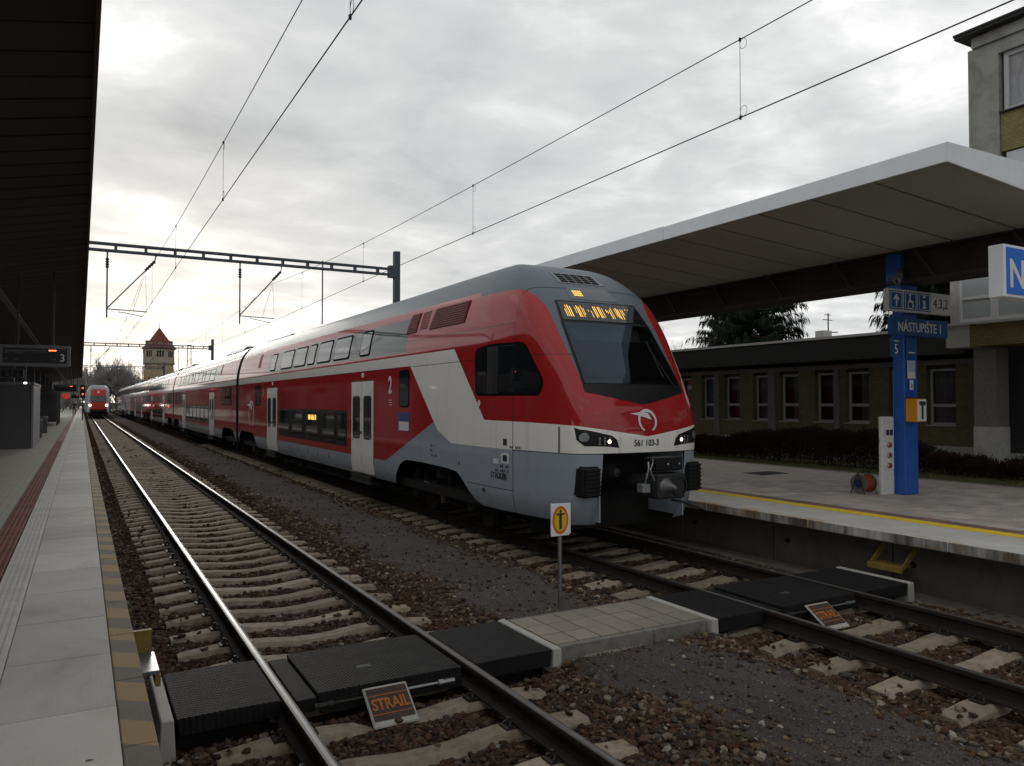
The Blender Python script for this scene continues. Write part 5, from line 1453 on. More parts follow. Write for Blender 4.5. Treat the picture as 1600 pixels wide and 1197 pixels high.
# ground floor: piers and dark glazing
for ya in (9.76, 6.0, 2.2):
    g = MB(); g.box(18.0, ya, 1.62, 18.5, ya + .50, 3.43); g.build('entrance_pier', m_gran, tb_)
    g = MB(); g.box(17.985, ya - .015, PZ - .2, 18.5, ya + .515, 1.62); g.build('pier_base', m_plinth, tb_)
g = MB(); g.box(18.9, -8, 1.0, 18.95, 10.2, 3.43); g.build('entrance_glazing', m_wg, tb_)
for k in range(10):
    y = 9.4 - k * 1.1
    g = MB(); g.box(18.82, y, 1.0, 18.9, y + .07, 3.43); g.build('mullion', m_dsteel, tb_)
g = MB(); g.box(18.75, -8, PZ - .2, 18.9, 10.2, 1.0); g.build('glazing_plinth', m_plinth, tb_)
g = MB(); g.box(18.95, -8, .3, 32, 10.25, 5.2); g.build('ground_floor_core', m_fas, tb_)

# ---- hedges: dense bare dark twigs
def hedge(name, label, x0, x1, ycur, ztop, n, seed):
    rg = np.random.default_rng(seed)
    h = thing(name, label, 'hedge', ((x0 + x1) / 2, (ycur[0] + ycur[1]) / 2, PZ))
    yv = rg.uniform(ycur[0], ycur[1], n); xv = x0 + (x1 - x0) * rg.beta(1.2, 1.6, n)
    zt = np.array([lerp_tab(ztop, q) for q in yv]) + .09 * np.sin(yv * 5.3) * np.sin(yv * 2.1 + 1) + rg.normal(0, .035, n)
    zv = PZ + (zt - PZ) * rg.beta(1.9, 1.0, n)
    # round the shoulders
    u = (xv - x0) / (x1 - x0) * 2 - 1
    zv = np.where(zv > PZ + (zt - PZ) * (1 - .35 * np.abs(u) ** 3), PZ + (zt - PZ) * (1 - .35 * np.abs(u) ** 3), zv)
    L_ = rg.uniform(.035, .10, n); d = rg.normal(0, 1, (n, 3)); d[:, 2] = np.abs(d[:, 2]) + .3; d /= np.linalg.norm(d, axis=1)[:, None]
    s = rg.normal(0, 1, (n, 3)); s -= (s * d).sum(1)[:, None] * d; s /= np.linalg.norm(s, axis=1)[:, None]
    c = np.stack([xv, yv, zv], 1); wv = rg.uniform(.008, .026, n)[:, None]
    P = np.stack([c - s * wv * .5, c + d * L_[:, None] * .5 + s * wv * .6, c + d * L_[:, None], c + d * L_[:, None] * .5 - s * wv * .6], 1) - np.array(ORG[h.name])
    me = bpy.data.meshes.new('twigs'); me.vertices.add(n * 4); me.vertices.foreach_set('co', P.ravel()); me.loops.add(n * 4); me.loops.foreach_set('vertex_index', np.arange(n * 4)); me.polygons.add(n); me.polygons.foreach_set('loop_start', np.arange(n) * 4); me.polygons.foreach_set('loop_total', np.full(n, 4)); me.update(); me.validate()
    me.materials.append(m_twig); link('foliage', me, h)
    g = MB()
    for k in range(int((ycur[1] - ycur[0]) * 9)):
        y = random.uniform(*ycur); x = random.uniform(x0 + .15, x1 - .15); zt_ = lerp_tab(ztop, y)
        g.tube([(x, y, PZ - .03), (x + random.uniform(-.05, .05), y + random.uniform(-.05, .05), PZ + (zt_ - PZ) * .5), (x + random.uniform(-.15, .15), y + random.uniform(-.15, .15), PZ + (zt_ - PZ) * .92)], [.012, .008, .003], 4, cap=False)
    tag(g.build('stems', m_twig, h), kind='stuff')
t = NT('hedge_twig'); m_twig = t.bsdf(t.ramp(t.noise(3, 5, .7, t.world()), [(.3, (.022, .014, .013)), (.55, (.045, .027, .024)), (.75, (.095, .045, .038))]), .95, spec=.05)
hedge('hedge', 'long dark brown leafless hedge before the low building', 16.45, 17.45, (10.7, 19.6), [(10.7, 1.2), (11.3, 1.38), (13, 1.46), (15, 1.40), (17, 1.12), (19.6, 1.0)], 70000, 1)
hedge('hedge', 'low clipped dark hedge before the tall building at the right edge', 16.6, 17.5, (6.0, 10.65), [(6, .95), (10, .93), (10.65, .98)], 30000, 2)

# ================================================================== LEFT PLATFORM FURNITURE
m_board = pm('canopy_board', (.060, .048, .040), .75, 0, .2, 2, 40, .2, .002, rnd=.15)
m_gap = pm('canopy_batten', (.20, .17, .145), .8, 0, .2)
m_lfas = pm('left_fascia', (.075, .045, .040), .6, 0, .2)
SL = .208
def lz(x): return 4.80 + (x - .08) * SL
lc = thing('platform_canopy', 'dark brown boarded canopy sloping over the left platform', 'canopy', (-3, 20, PZ))
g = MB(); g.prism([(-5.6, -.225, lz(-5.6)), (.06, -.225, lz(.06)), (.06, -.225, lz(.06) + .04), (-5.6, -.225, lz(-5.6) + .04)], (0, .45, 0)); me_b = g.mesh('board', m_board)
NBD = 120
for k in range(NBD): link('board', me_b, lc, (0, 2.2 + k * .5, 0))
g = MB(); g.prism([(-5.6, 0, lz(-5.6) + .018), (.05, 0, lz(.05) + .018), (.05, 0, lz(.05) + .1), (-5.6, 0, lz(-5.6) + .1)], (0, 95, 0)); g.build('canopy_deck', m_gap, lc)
g = MB(); g.prism([(-5.6, 62.0, lz(-5.6)), (.06, 62.0, lz(.06)), (.06, 62.0, lz(.06) + .015), (-5.6, 62.0, lz(-5.6) + .015)], (0, 33, 0)); g.build('far_boarding', m_board, lc)
g = MB(); g.box(.055, 0, lz(.06) - .05, .085, 95, lz(.06) + .16); g.build('fascia', m_lfas, lc)
g = MB(); g.prism([(-1.56, 0, lz(-1.56) - .03), (-1.44, 0, lz(-1.44) - .03), (-1.44, 0, lz(-1.44) - .004), (-1.56, 0, lz(-1.56) - .004)], (0, 90, 0)); g.build('cable_channel', pm('grey_channel', (.13, .12, .11), .6), lc)
m_lcol = pm('left_column', (.085, .085, .095), .55, 0, .15, 2, 30, .1)
for k in range(7):
    y = 38 + k * 8.
    g = MB(); g.box(-2.75, y, PZ, -2.45, y + .3, lz(-2.6)); g.build('column', m_lcol, lc, bevel=.01)
# unseen far wing added to cut light from the left, rising beyond the columns
g = MB(); g.prism([(-11.3, 0, lz(-5.6) + .95), (-5.62, 0, lz(-5.6)), (-5.62, 0, lz(-5.6) + .1), (-11.3, 0, lz(-5.6) + 1.05)], (0, 95, 0)); g.build('added_far_wing', m_board, lc)
# shed added beyond the left platform as something dark for the train to reflect
sd_ = thing('added_dark_shed', 'long dark brick shed added beyond the left platform for the train to reflect', 'building', (-22, 90, 0))
m_shed = pm('shed_brick', (.10, .060, .045), .9, 0, .3, .6, 20, .3, dirt=(.05, .035, .03), dirt_amt=.6)
g = MB(); g.box(-28, 10, -.4, -20, 420, 6.5); g.build('wall', m_shed, sd_)
g = MB(); g.prism([(-28.6, 9.6, 6.5), (-19.4, 9.6, 6.5), (-24, 9.6, 8.6)], (0, 411, 0)); g.build('roof', m_fas, sd_)
for k in range(28):
    g = MB(); g.box(-20.02, 14 + k * 6., 1.2, -19.96, 16.4 + k * 6., 4.2); g.build('window', m_wg, sd_)
# stair housing / kiosk
ks = thing('stair_housing', 'dark grey flat-sided underpass stair housing on the left platform', 'kiosk', (-3, 34, PZ))
m_kio = pm('kiosk_panel', (.095, .095, .105), .6, 0, .12, 1, 30, .1, rnd=.08)
for k in range(3):
    x0 = -4.4 + k * .95
    g = MB(); g.box(x0, 32.0, PZ, x0 + .935, 32.06, 2.80); g.build('front_panel', m_kio, ks)
g = MB(); g.box(-1.54, 32.02, PZ, -1.47, 37, 2.78); g.build('side_wall', pm('kiosk_side', (.22, .22, .23), .6, 0, .12), ks)
g = MB(); g.box(-4.5, 31.97, 2.80, -1.45, 37.1, 2.88); g.build('top_rail', pm('kiosk_side', (.22, .22, .23)), ks)
g = MB(); g.box(-4.4, 32.07, PZ, -1.56, 37, 2.70); g.build('core', m_kio, ks)
# departure displays
m_scr = pm('display_screen', (.008, .008, .009), .25, 0, .2, bump=0)
m_dfr = pm('display_frame', (.15, .15, .155), .5, 0, .1, bump=.05)
m_row = pm('display_row_grey', (.085, .085, .085), .6, 0, .1, bump=0)
m_ledr = glow_mat('red_orange_led', (1.0, .16, .04), 2.2)
def display(label, x0, x1, z0, z1, y, number=True):
    d = thing('departure_display', label, 'display', ((x0 + x1) / 2, y, z0), 'departure displays under the left canopy')
    w_, h_ = x1 - x0, z1 - z0; f = .06 * h_ / .4
    g = MB(); g.box(x0, y, z0, x1, y + .22, z1); g.build('housing', m_dfr, d, bevel=.01)
    g = MB(); g.box(x0 + f, y - .006, z0 + f, x1 - f, y + .01, z1 - f); s_ = g.build('screen', m_scr, d)
    g = MB(); g.box(x0 + f * 1.6, y - .009, z1 - .34 * h_, x0 + .66 * w_, y - .005, z1 - f * 1.5); g.build('grey_row', m_row, s_)
    g = MB()
    for i in range(5): g.box(x0 + (.69 + i * .022) * w_, y - .012, z1 - .27 * h_, x0 + (.708 + i * .022) * w_, y - .006, z1 - .21 * h_)
    g.build('lit_time', m_ledr, s_)
    g = MB()
    for (a, b_, c_) in ((.05, .16, .62), (.2, .34, .62), (.05, .13, .33), (.2, .3, .33), (.72, .80, .33)):
        for i in range(int((b_ - a) / .02)): g.box(x0 + (a + i * .02) * w_, y - .010, z0 + (c_ - .04) * h_, x0 + (a + i * .02 + .013) * w_, y - .0055, z0 + (c_ + .03) * h_)
    g.build('faint_rows', m_row, s_)
    if number:
        g = MB(); g.box(x0 + .815 * w_, y - .008, z0 + .1 * h_, x0 + .82 * w_, y - .005, z1 - .1 * h_); g.build('divider', m_row, s_)
        lettering('3', .5 * h_, m_wht, (x0 + .885 * w_, y - .012, z0 + .40 * h_), '-y', d)
        g = MB(); g.box(x0 + .845 * w_, y - .012, z0 + .76 * h_, x0 + .925 * w_, y - .006, z0 + .80 * h_); g.build('caption', m_row, d)
    for xx in (x0 + .25 * w_, x0 + .75 * w_):
        g = MB(); g.box(xx - .02, y + .09, z1, xx + .02, y + .13, lz(xx) + .01); g.build('hanger', m_board, d)
    return d
display('large dark departure display with a white 3 nearest under the left canopy', -1.34, -.19, 2.86, 3.26, 17.0)
display('smaller dark departure display further along the left platform', -1.24, -.18, 2.68, 3.07, 45.0, False)
display('far dark departure display with orange rows at the end of the left canopy', -.75, -.14, 2.46, 2.86, 75.0, False)
# pictogram board
pb = thing('pictogram_board', 'grey-framed board with three pictograms under the left canopy', 'sign', (-1.9, 28, 2.93))
g = MB(); g.box(-2.45, 28, 2.93, -1.55, 28.06, 3.20); g.build('panel', m_dfr, pb)
for k in range(3):
    x0 = -2.43 + k * .295
    g = MB(); g.box(x0, 27.99, 2.945, x0 + .275, 28.0, 3.185); p = g.build('pictogram_panel', m_scr, pb)
    g = MB(); g.lathe([(0, 0), (.03, 0), (.03, .004)], (x0 + .137, 27.985, 3.13), 'y', 10); g.box(x0 + .115, 27.985, 2.99, x0 + .16, 27.989, 3.08)
    if k == 1: g.box(x0 + .14, 27.985, 2.98, x0 + .21, 27.989, 3.02)
    g.build('pictogram', m_row, p)
for x in (-2.2, -1.8):
    g = MB(); g.box(x - .015, 28.02, 3.2, x + .015, 28.05, lz(x) + .01); g.build('hanger', m_lcol, pb)
lp = thing('lit_lamp', 'small lit white lamp below the pictogram board', 'lamp', (-1.62, 30, 2.78))
g = MB(); g.box(-1.66, 30, 2.84, -1.58, 30.1, 2.90); g.build('lamp_body', m_lcol, lp)
g = MB(); g.lathe([(0, 0), (.045, .01), (.04, .06)], (-1.62, 30.05, 2.785), 'z', 12); g.build('bulb', glow_mat('white_lamp', (1., .97, .9), 4.), lp)
g = MB(); g.tube([(-1.62, 30.05, 2.9), (-1.62, 30.05, lz(-1.62) + .01)], .01, 6); g.build('stem', m_lcol, lp)
# round prohibition sign
ps = thing('round_sign', 'round red prohibition sign beyond the second display', 'sign', (-.9, 60, 2.5))
g = MB(); g.lathe([(0, 0), (.20, 0), (.20, .02), (0, .02)], (-.9, 60, 2.58), 'y', 24); g.build('disc', glow_mat('red_sign_glow', (.55, .03, .02), .35), ps)  # disc is no lamp; a faint red glow is added to it
g = MB(); g.rod((-.98, 59.985, 2.50), (-.82, 59.985, 2.66), .01, .05); g.build('bar', m_wht, ps)
g = MB(); g.box(-.915, 60.02, 2.78, -.885, 60.05, lz(-.9) + .01); g.build('hanger', m_lcol, ps)
# glazed waiting shelter and bins further along
sh = thing('waiting_shelter', 'dark glazed waiting shelter far along the left platform', 'shelter', (-2, 66, PZ))
for k in range(4):
    y = 62 + k * 2.5
    g = MB(); g.box(-1.50, y, PZ, -1.42, y + .08, 3.0); g.build('post', m_lcol, sh)
    if k < 3:
        g = MB(); g.box(-1.47, y + .09, .8, -1.46, y + 2.49, 2.9); g.build('side_pane', m_wg, sh)
g = MB(); g.box(-3.6, 62, .8, -1.5, 62.02, 2.9); g.build('end_pane', m_wg, sh); g = MB(); g.box(-3.7, 61.9, 3.0, -1.38, 69.8, 3.1); g.build('roof', m_lcol, sh)
g = MB(); g.box(-3.6, 63, .95, -3.0, 69, 1.02); g.build('bench', m_lcol, sh)
for k, (y, nm) in enumerate(((41.5, 'grey litter bin nearest along the left platform'), (47.5, 'grey litter bin before the waiting shelter on the left platform'))):
    lbn = thing('litter_bin', nm, 'bin', (-1.75, y, PZ), 'litter bins on the left platform')
    g = MB(); g.lathe([(0, 0), (.2, 0), (.22, .75), (0, .75)], (-1.75, y, PZ), 'z', 14); g.build('body', m_kio, lbn, smooth=True)
    g = MB(); g.lathe([(0, .90), (.2, .86), (.235, .80), (.235, .75), (0, .75)], (-1.75, y, PZ), 'z', 14); g.build('lid', m_dfr, lbn, smooth=True)
# drain cover in the platform
g = MB(); g.box(-2.0, 18.7, PZ - .02, -1.55, 18.95, PZ + .002); tag(g.build('drain_cover', m_under, org=(-1.8, 18.8, PZ)), 'small dark drain cover in the left platform paving', 'cover')
# the far signal with two red lights
sg = thing('railway_signal', 'railway signal with two red lamps beside the far end of the left platform', 'signal', (.0, 80, PZ))
g = MB(); g.tube([(.12, 80, PZ - .5), (.12, 80, 2.6)], .06, 8); g.build('mast', m_lcol, sg)
g = MB(); g.box(-.08, 79.9, 2.55, .32, 80.15, 3.75); g.build('head', m_dark, sg, bevel=.03)
for z in (3.45, 2.90):
    g = MB(); g.lathe([(0, -.05), (.07, -.03), (.08, 0)], (.12, 79.9, z), 'y', 14); g.build('lamp', m_redglow, sg)
# person far along the platform: one continuous skinned figure, walking
pe = thing('person', 'person in dark clothes walking far along the left platform', 'person', (-.73, 108, PZ))
sk = {'pelvis': (0, 0, .93, .13), 'waist': (0, .0, 1.08, .125), 'chest': (0, -.01, 1.34, .16), 'neck': (0, -.01, 1.49, .06), 'head': (0, -.02, 1.62, .095), 'crown': (0, -.02, 1.70, .075),
      'sl': (-.19, 0, 1.41, .065), 'el': (-.25, .03, 1.14, .048), 'wl': (-.24, -.05, .90, .034), 'hl': (-.24, -.07, .82, .036), 'sr': (.19, 0, 1.41, .065), 'er': (.25, -.03, 1.14, .048), 'wr': (.24, -.12, .92, .034), 'hr': (.24, -.14, .85, .036),
      'pl': (-.10, 0, .86, .095), 'kl': (-.11, -.10, .48, .065), 'al': (-.11, .02, .10, .045), 'fl': (-.11, -.14, .04, .04), 'pr': (.10, 0, .86, .095), 'kr': (.11, .06, .48, .065), 'ar': (.11, .26, .12, .045), 'fr': (.11, .13, .04, .04)}
ks_ = list(sk); E_ = [('pelvis', 'waist'), ('waist', 'chest'), ('chest', 'neck'), ('neck', 'head'), ('head', 'crown'), ('chest', 'sl'), ('sl', 'el'), ('el', 'wl'), ('wl', 'hl'), ('chest', 'sr'), ('sr', 'er'), ('er', 'wr'), ('wr', 'hr'), ('pelvis', 'pl'), ('pl', 'kl'), ('kl', 'al'), ('al', 'fl'), ('pelvis', 'pr'), ('pr', 'kr'), ('kr', 'ar'), ('ar', 'fr')]
me = bpy.data.meshes.new('body'); me.from_pydata([sk[k][:3] for k in ks_], [(ks_.index(a), ks_.index(b)) for a, b in E_], []); 
ob = bpy.data.objects.new('body', me); COL.objects.link(ob)
ob.modifiers.new('skin', 'SKIN')
for i, k in enumerate(ks_):
    me.skin_vertices[0].data[i].radius = (sk[k][3],) * 2; me.skin_vertices[0].data[i].use_root = (k == 'pelvis')
ob.modifiers.new('sub', 'SUBSURF').levels = 2
me2 = bpy.data.meshes.new_from_object(ob.evaluated_get(bpy.context.evaluated_depsgraph_get())); bpy.data.objects.remove(ob)
t = NT('person_clothes'); x, y, z = t.xyz(t.world())
cc_ = t.mix(t.gt(z, PZ + 1.50), t.mix(t.gt(z, PZ + .90), (.012, .013, .018), (.018, .018, .02)), (.32, .18, .13)); cc_ = t.mix(t.gt(z, PZ + 1.66), cc_, (.02, .015, .012))
me2.materials.clear(); me2.materials.append(t.bsdf(cc_, .8)); me2.polygons.foreach_set('use_smooth', [True] * len(me2.polygons))
link('body', me2, pe)

# ================================================================== OVERHEAD LINE
m_gan = pm('gantry_paint', (.060, .075, .095), .6, .1, .15, 3, 40, .15)
m_wire = pm('copper_wire', (.025, .024, .024), .6, .3, .1, bump=0)
m_ins = pm('insulator', (.035, .025, .022), .3, 0, .1, bump=0)
GY = [34., 92., 150., 208.]
def gantry(y, label, detail=True):
    gt_ = thing('catenary_gantry', label, 'gantry', (12.85, y, PZ), 'overhead line gantries')
    for x in (12.85, -9.0):
        g = MB(); g.box(x - .14, y - .14, -.4, x + .14, y + .14, 9.25); g.build('post', m_gan, gt_, bevel=.02)
    for z in (8.14, 8.40):
        g = MB(); g.box(-8.95, y - .12, z - .045, 12.7, y + .12, z + .045); g.build('beam_chord', m_gan, gt_)
    x = -8.6
    while x < 12.6:
        g = MB(); g.box(x - .05, y - .10, 8.18, x + .05, y + .10, 8.36); g.build('beam_batten', m_gan, gt_); x += 1.08
    g = MB(); g.box(12.45, y - .16, 8.0, 12.72, y + .16, 8.55); g.build('beam_bracket', m_gan, gt_)
    for tx in (T1, T2):
        xm = tx - 1.28
        c = MB(); c.tube([(xm, y, 8.1), (xm, y, 5.5)], .03, 8); ca = c.build('cantilever_drop', m_gan, gt_)
        c = MB(); c.lathe([(.04, 0)] + [(.075 if i % 2 else .04, .05 * i) for i in range(1, 9)], (xm, y, 7.45), 'z', 10); c.build('insulator', m_ins, ca)
        c = MB(); c.tube([(xm, y, 5.86), (tx + .42, y, 7.86), (tx + .45, y, 8.1)], .024, 8); c.build('strut', m_gan, ca)
        c = MB(); p0, p1 = Vector((tx + .08, y, 7.47)), Vector((tx + .42, y, 7.86)); c.tube([p0 + (p1 - p0) * i / 9 for i in range(10)], [.04 if i % 2 else .07 for i in range(10)], 8); c.build('insulator', m_ins, ca)
        c = MB(); c.tube([(xm, y, 5.84), (tx + .15, y, 5.80)], .02, 8); c.build('register_tube', m_gan, ca)
        c = MB(); c.tube([(tx - .85, y, 5.80), (tx - .85, y, 5.72), (tx - .75, y, 5.74), (tx, y, 5.60)], .016, 6); c.build('steady_arm', m_gan, ca)
        c = MB(); c.tube([(tx + .15, y, 5.80), (tx + .08, y, 7.30)], .006, 5); c.tube([(tx - .35, y, 5.82), (tx + .05, y, 7.25)], .006, 5); c.build('support_wire', m_wire, ca)
    g = MB(); g.tube([(9.35, y, 8.5), (9.35, y, 5.65)], .03, 8); g.build('spare_drop', m_gan, gt_)
gantry(GY[0], 'nearest steel gantry spanning the tracks, its post behind the red train')
gantry(GY[1], 'second steel gantry further along, in front of the water tower')
gantry(GY[2], 'farthest steel gantry over the tracks')
def mess_z(y):
    k = (y - 5) / 58.; k = k - math.floor(k + .5); return 6.70 + .58 * abs(2 * k) ** 3.2
def cont_z(y):
    k = (y - 5) / 58.; k = k - math.floor(k + .5); return 5.72 - .10 * abs(2 * k) ** 2
for tx, lab in ((T1, 'overhead contact line above the nearer empty track'), (T2, 'overhead contact line above the red train')):
    ol = thing('overhead_line', lab, 'overhead wire', (tx, 34, 5.7), 'overhead contact lines')
    yl = [-12 + i * 1.0 for i in range(222)]
    g = MB(); g.tube([(tx, y, mess_z(y)) for y in yl], .0065, 6); g.build('messenger_wire', m_wire, ol)
    g = MB(); g.tube([(tx, y, cont_z(y)) for y in yl], .0075, 6); g.build('contact_wire', m_wire, ol)
    yd = {T1: [6.8, 14.05, 21.75, 29.4], T2: [6.86, 14.33, 21.5, 28.6]}[tx] + [40 + i * 7 for i in range(16)]
    for y in yd:
        g = MB(); a, b = Vector((tx, y, cont_z(y))), Vector((tx, y, mess_z(y)))
        g.tube([a, b], .0035, 5)
        for z, s in ((a.z, 1), (b.z, -1)):
            g.lathe([(0, -.03), (.016, -.02), (.016, .02), (0, .03)], (tx, y, z), 'z', 6)
        o = g.build('dropper', m_wire, ol)
        for z, s in ((a.z, 1), (b.z, -1)):
            g = MB(); g.tube([(tx, y - .055 + .055 * math.cos(q), z + s * (.07 + .065 * math.sin(q))) for q in [2 * math.pi * i / 12 for i in range(13)]], .0032, 4); g.build('dropper_loop', m_wire, o)
# further lattice mast beside the line
lm = thing('lattice_mast', 'slim lattice mast beyond the train roof, right of the water tower', 'mast', (13.6, 120, 0))
for s in (-1, 1):
    g = MB(); g.tube([(13.6 + s * .40, 120, 0), (13.6 + s * .22, 120, 10.3)], .06, 6); g.build('leg', m_gan, lm)
for k in range(9):
    g = MB(); z = .6 + k * 1.05; e = .40 - .018 * z; g.rod((13.6 - e, 120, z), (13.6 + e, 120, z + .6), .05); g.build('brace', m_gan, lm)
g = MB(); g.box(13.3, 119.9, 10.25, 13.9, 120.1, 10.45); g.build('cap', m_gan, lm)

# crossing sign between the tracks
cs = thing('crossing_sign', 'small post sign with black figure in a yellow disc with orange ring', 'sign', (4.75, 7.36, -.25))
g = MB(); g.tube([(4.75, 7.36, -.28), (4.75, 7.36, .98)], .024, 12); g.build('post', m_zinc, cs, smooth=True)
m_oring = pm('orange_ring', (.55, .12, .02), .5, 0, .06, bump=0); m_ydisc = pm('yellow_disc', (.60, .42, .02), .5, 0, .06, bump=0)
# two back-to-back plates set at an angle to each other
ang1 = R(18)
def splate(cx_, cy_, a, nm, face):
    M_ = Matrix.Rotation(a, 4, 'Z')
    def tr(x, y, z): v = M_ @ Vector((x, y, 0)); return (cx_ + v.x, cy_ + v.y, z)
    g = MB(); P = [tr(-.125, 0, .68), tr(.125, 0, .68), tr(.125, 0, 1.03), tr(-.125, 0, 1.03)]; off = M_ @ Vector((0, .006, 0)); g.prism(P, off); pl = g.build(nm, m_wht, cs)
    if face:
        def ell(rx, rz, e): return [tr(rx * math.cos(q), -e, .855 + rz * math.sin(q)) for q in [2 * math.pi * i / 32 for i in range(32)]]
        g = MB(); g.add(ell(.112, .158, .003), [tuple(range(32))]); g.build('ring', m_oring, pl)
        g = MB(); g.add(ell(.086, .126, .005), [tuple(range(32))]); g.build('disc', m_ydisc, pl)
        g = MB()
        def q4(x0, z0, x1, z1): g.add([tr(x0, -.007, z0), tr(x1, -.007, z0), tr(x1, -.007, z1), tr(x0, -.007, z1)], [(0, 1, 2, 3)])
        q4(-.020, .755, .018, .915); q4(-.062, .915, .058, .935); g.add([tr(.016 * math.cos(q), -.007, .955 + .018 * math.sin(q)) for q in [2 * math.pi * i / 10 for i in range(10)]], [tuple(range(10))]); g.build('figure', m_dprint, pl)
splate(4.735, 7.328, R(4), 'front_plate', True); splate(4.80, 7.42, R(-8), 'back_plate', False)

# ================================================================== BACKGROUND
# ---- second train waiting far off on the nearer track
t = NT('silver_paint'); m_silver = t.bsdf(t.ramp(t.noise(1, 3, .5, t.world()), [(.3, (.28, .28, .30)), (.7, (.34, .34, .36))]), .4, .1, spec=.5)
m_fred = pm('far_train_red', (.40, .03, .025), .4, 0, .08, coat=.2)
ft = thing('distant_train', 'silver and red double-deck train with lit headlamps far down the nearer track', 'train', (T1, 122.0, 0))
def arch(hw, z0, z1, r, n=6):
    p = [(-hw, z0), (-hw, z1 - r * 1.4)]
    for i in range(1, n + 1):
        q = math.pi / 2 * i / n; p.append((-hw + r * (1 - math.cos(q)), z1 - r * 1.4 + r * 1.4 * math.sin(q)))
    return p + [(-a, b) for a, b in reversed(p)]
g = MB()
secs = [(122.0, .93, 3.3 / 4.4), (122.35, .97, .88), (122.9, 1., .97), (123.6, 1., 1.), (147.0, 1., 1.)]
rings = []
for (y, sx, sz) in secs:
    rings.append([(T1 + a * sx, y + (.55 * max(0, b - 2.2) / 2 if y < 123.0 else 0), .75 + (b - .75) * (1.0 if y > 123.5 else (.985 if y > 122.8 else .96))) for a, b in arch(1.40, .75, 4.55, .75)])
n = len(rings[0]); vs = [q for r_ in rings for q in r_]
g.add(vs, [(j * n + i, j * n + (i + 1) % n, (j + 1) * n + (i + 1) % n, (j + 1) * n + i) for j in range(len(rings) - 1) for i in range(n)] + [tuple(range(n))])
fb = g.build('car_body', m_silver, ft)
for k in range(2):
    g = MB(); g.prism([(T1 + a, 147.6 + 25.5 * k, b) for a, b in arch(1.40, .6, 4.55, .75)], (0, 24.9, 0)); g.build('car_body', m_silver, ft)
def ff(x0, x1, z0, z1, e): 
    f_ = lambda z: 122.0 + .55 * max(0, z - 2.2) / 2 - e
    return [(T1 + x0, f_(z0), z0), (T1 + x1, f_(z0), z0), (T1 + x1, f_(z1), z1), (T1 + x0, f_(z1), z1)]
def fq(name, mat, x0, x1, z0, z1, e, parent):
    g = MB(); g.prism(ff(x0, x1, z0, z1, e), (0, .03, 0)); return g.build(name, mat, parent)
fq('front_panel', m_fred, -.98, .98, 1.15, 2.15, .03, ft); fq('windscreen', m_ws, -1.0, 1.0, 2.2, 3.05, .03, ft); fq('upper_panel', m_fred, -.92, .92, 3.08, 3.95, .03, ft)
fq('emblem', m_wprint, -.12, .12, 3.45, 3.7, .05, ft)
for s in (-1, 1):
    g = MB(); g.lathe([(0, -.06), (.13, -.04), (.15, .02)], (T1 + s * 1.0, 121.94, 1.72), 'y', 14); g.build('headlamp', glow_mat('far_headlamp', (1., .85, .78), 4.), ft)
g = MB(); g.box(T1 - 1.25, 121.9, .25, T1 + 1.25, 147.0, .76); g.box(T1 - .95, 121.6, .75, T1 + .95, 122.05, 1.12); g.build('underframe', m_under, ft, bevel=.04)
for s in (-1, 1):
    g = MB(); g.lathe([(0, -.5), (.22, -.5), (.22, -.44), (.08, -.42), (.08, 0)], (T1 + s * .88, 121.95, 1.0), 'y', 14); g.build('buffer', m_under, ft)
g = MB(); g.prism([(T1 - 1.415, 123.6, 1.2), (T1 - 1.415, 147.0, 1.2), (T1 - 1.415, 147.0, 2.0), (T1 - 1.415, 123.6, 2.0)], (.01, 0, 0)); g.build('window_band', m_wg, fb)

# ---- water tower
m_twr = pm('tower_render', (.36, .27, .17), .9, 0, .15, .5, 8, .2, dirt=(.22, .17, .11), dirt_amt=.5)
m_twr2 = pm('tower_upper', (.33, .285, .22), .9, 0, .15, .5, 8, .2, dirt=(.2, .17, .13), dirt_amt=.5)
m_trim = pm('tower_trim', (.22, .18, .14), .9, 0, .15)
m_troof = pm('tower_roof_tiles', (.15, .045, .035), .8, 0, .25, 1.5, 20, .3)
TC = (15.8, 197.3)
wt_ = thing('water_tower', 'octagonal ochre water tower with pointed red tiled roof', 'tower', (TC[0], TC[1], 0))
def octo(r, z, rot=22.5): return [(TC[0] + r * math.cos(R(rot + 45 * k)), TC[1] + r * math.sin(R(rot + 45 * k)), z) for k in range(8)]
def shaft(name, mat, lv, parent=wt_, cap=True):
    g = MB(); vs = []; 
    for r, z in lv: vs += octo(r, z)
    g.add(vs, [(j * 8 + i, j * 8 + (i + 1) % 8, (j + 1) * 8 + (i + 1) % 8, (j + 1) * 8 + i) for j in range(len(lv) - 1) for i in range(8)])
    if cap: g.add(octo(*lv[-1]), [tuple(range(8))])
    return g.build(name, mat, parent)
shaft('shaft', m_twr, [(3.35, 0), (3.30, 11.0)]); sh_ = shaft('upper_drum', m_twr2, [(3.45, 11.2), (3.45, 14.7)])
shaft('string_course', m_trim, [(3.3, 10.9), (3.65, 11.0), (3.65, 11.25), (3.4, 11.3)])
rf = shaft('roof', m_troof, [(3.9, 14.62), (3.85, 14.78), (2.6, 16.0), (.06, 19.6), (.0, 19.65)])
g = MB(); g.tube([(TC[0], TC[1], 19.4), (TC[0], TC[1], 20.6)], .05, 5); g.build('finial', m_trim, rf)
shaft('eaves', m_trim, [(3.5, 14.45), (3.95, 14.6), (3.95, 14.70)], wt_, False)
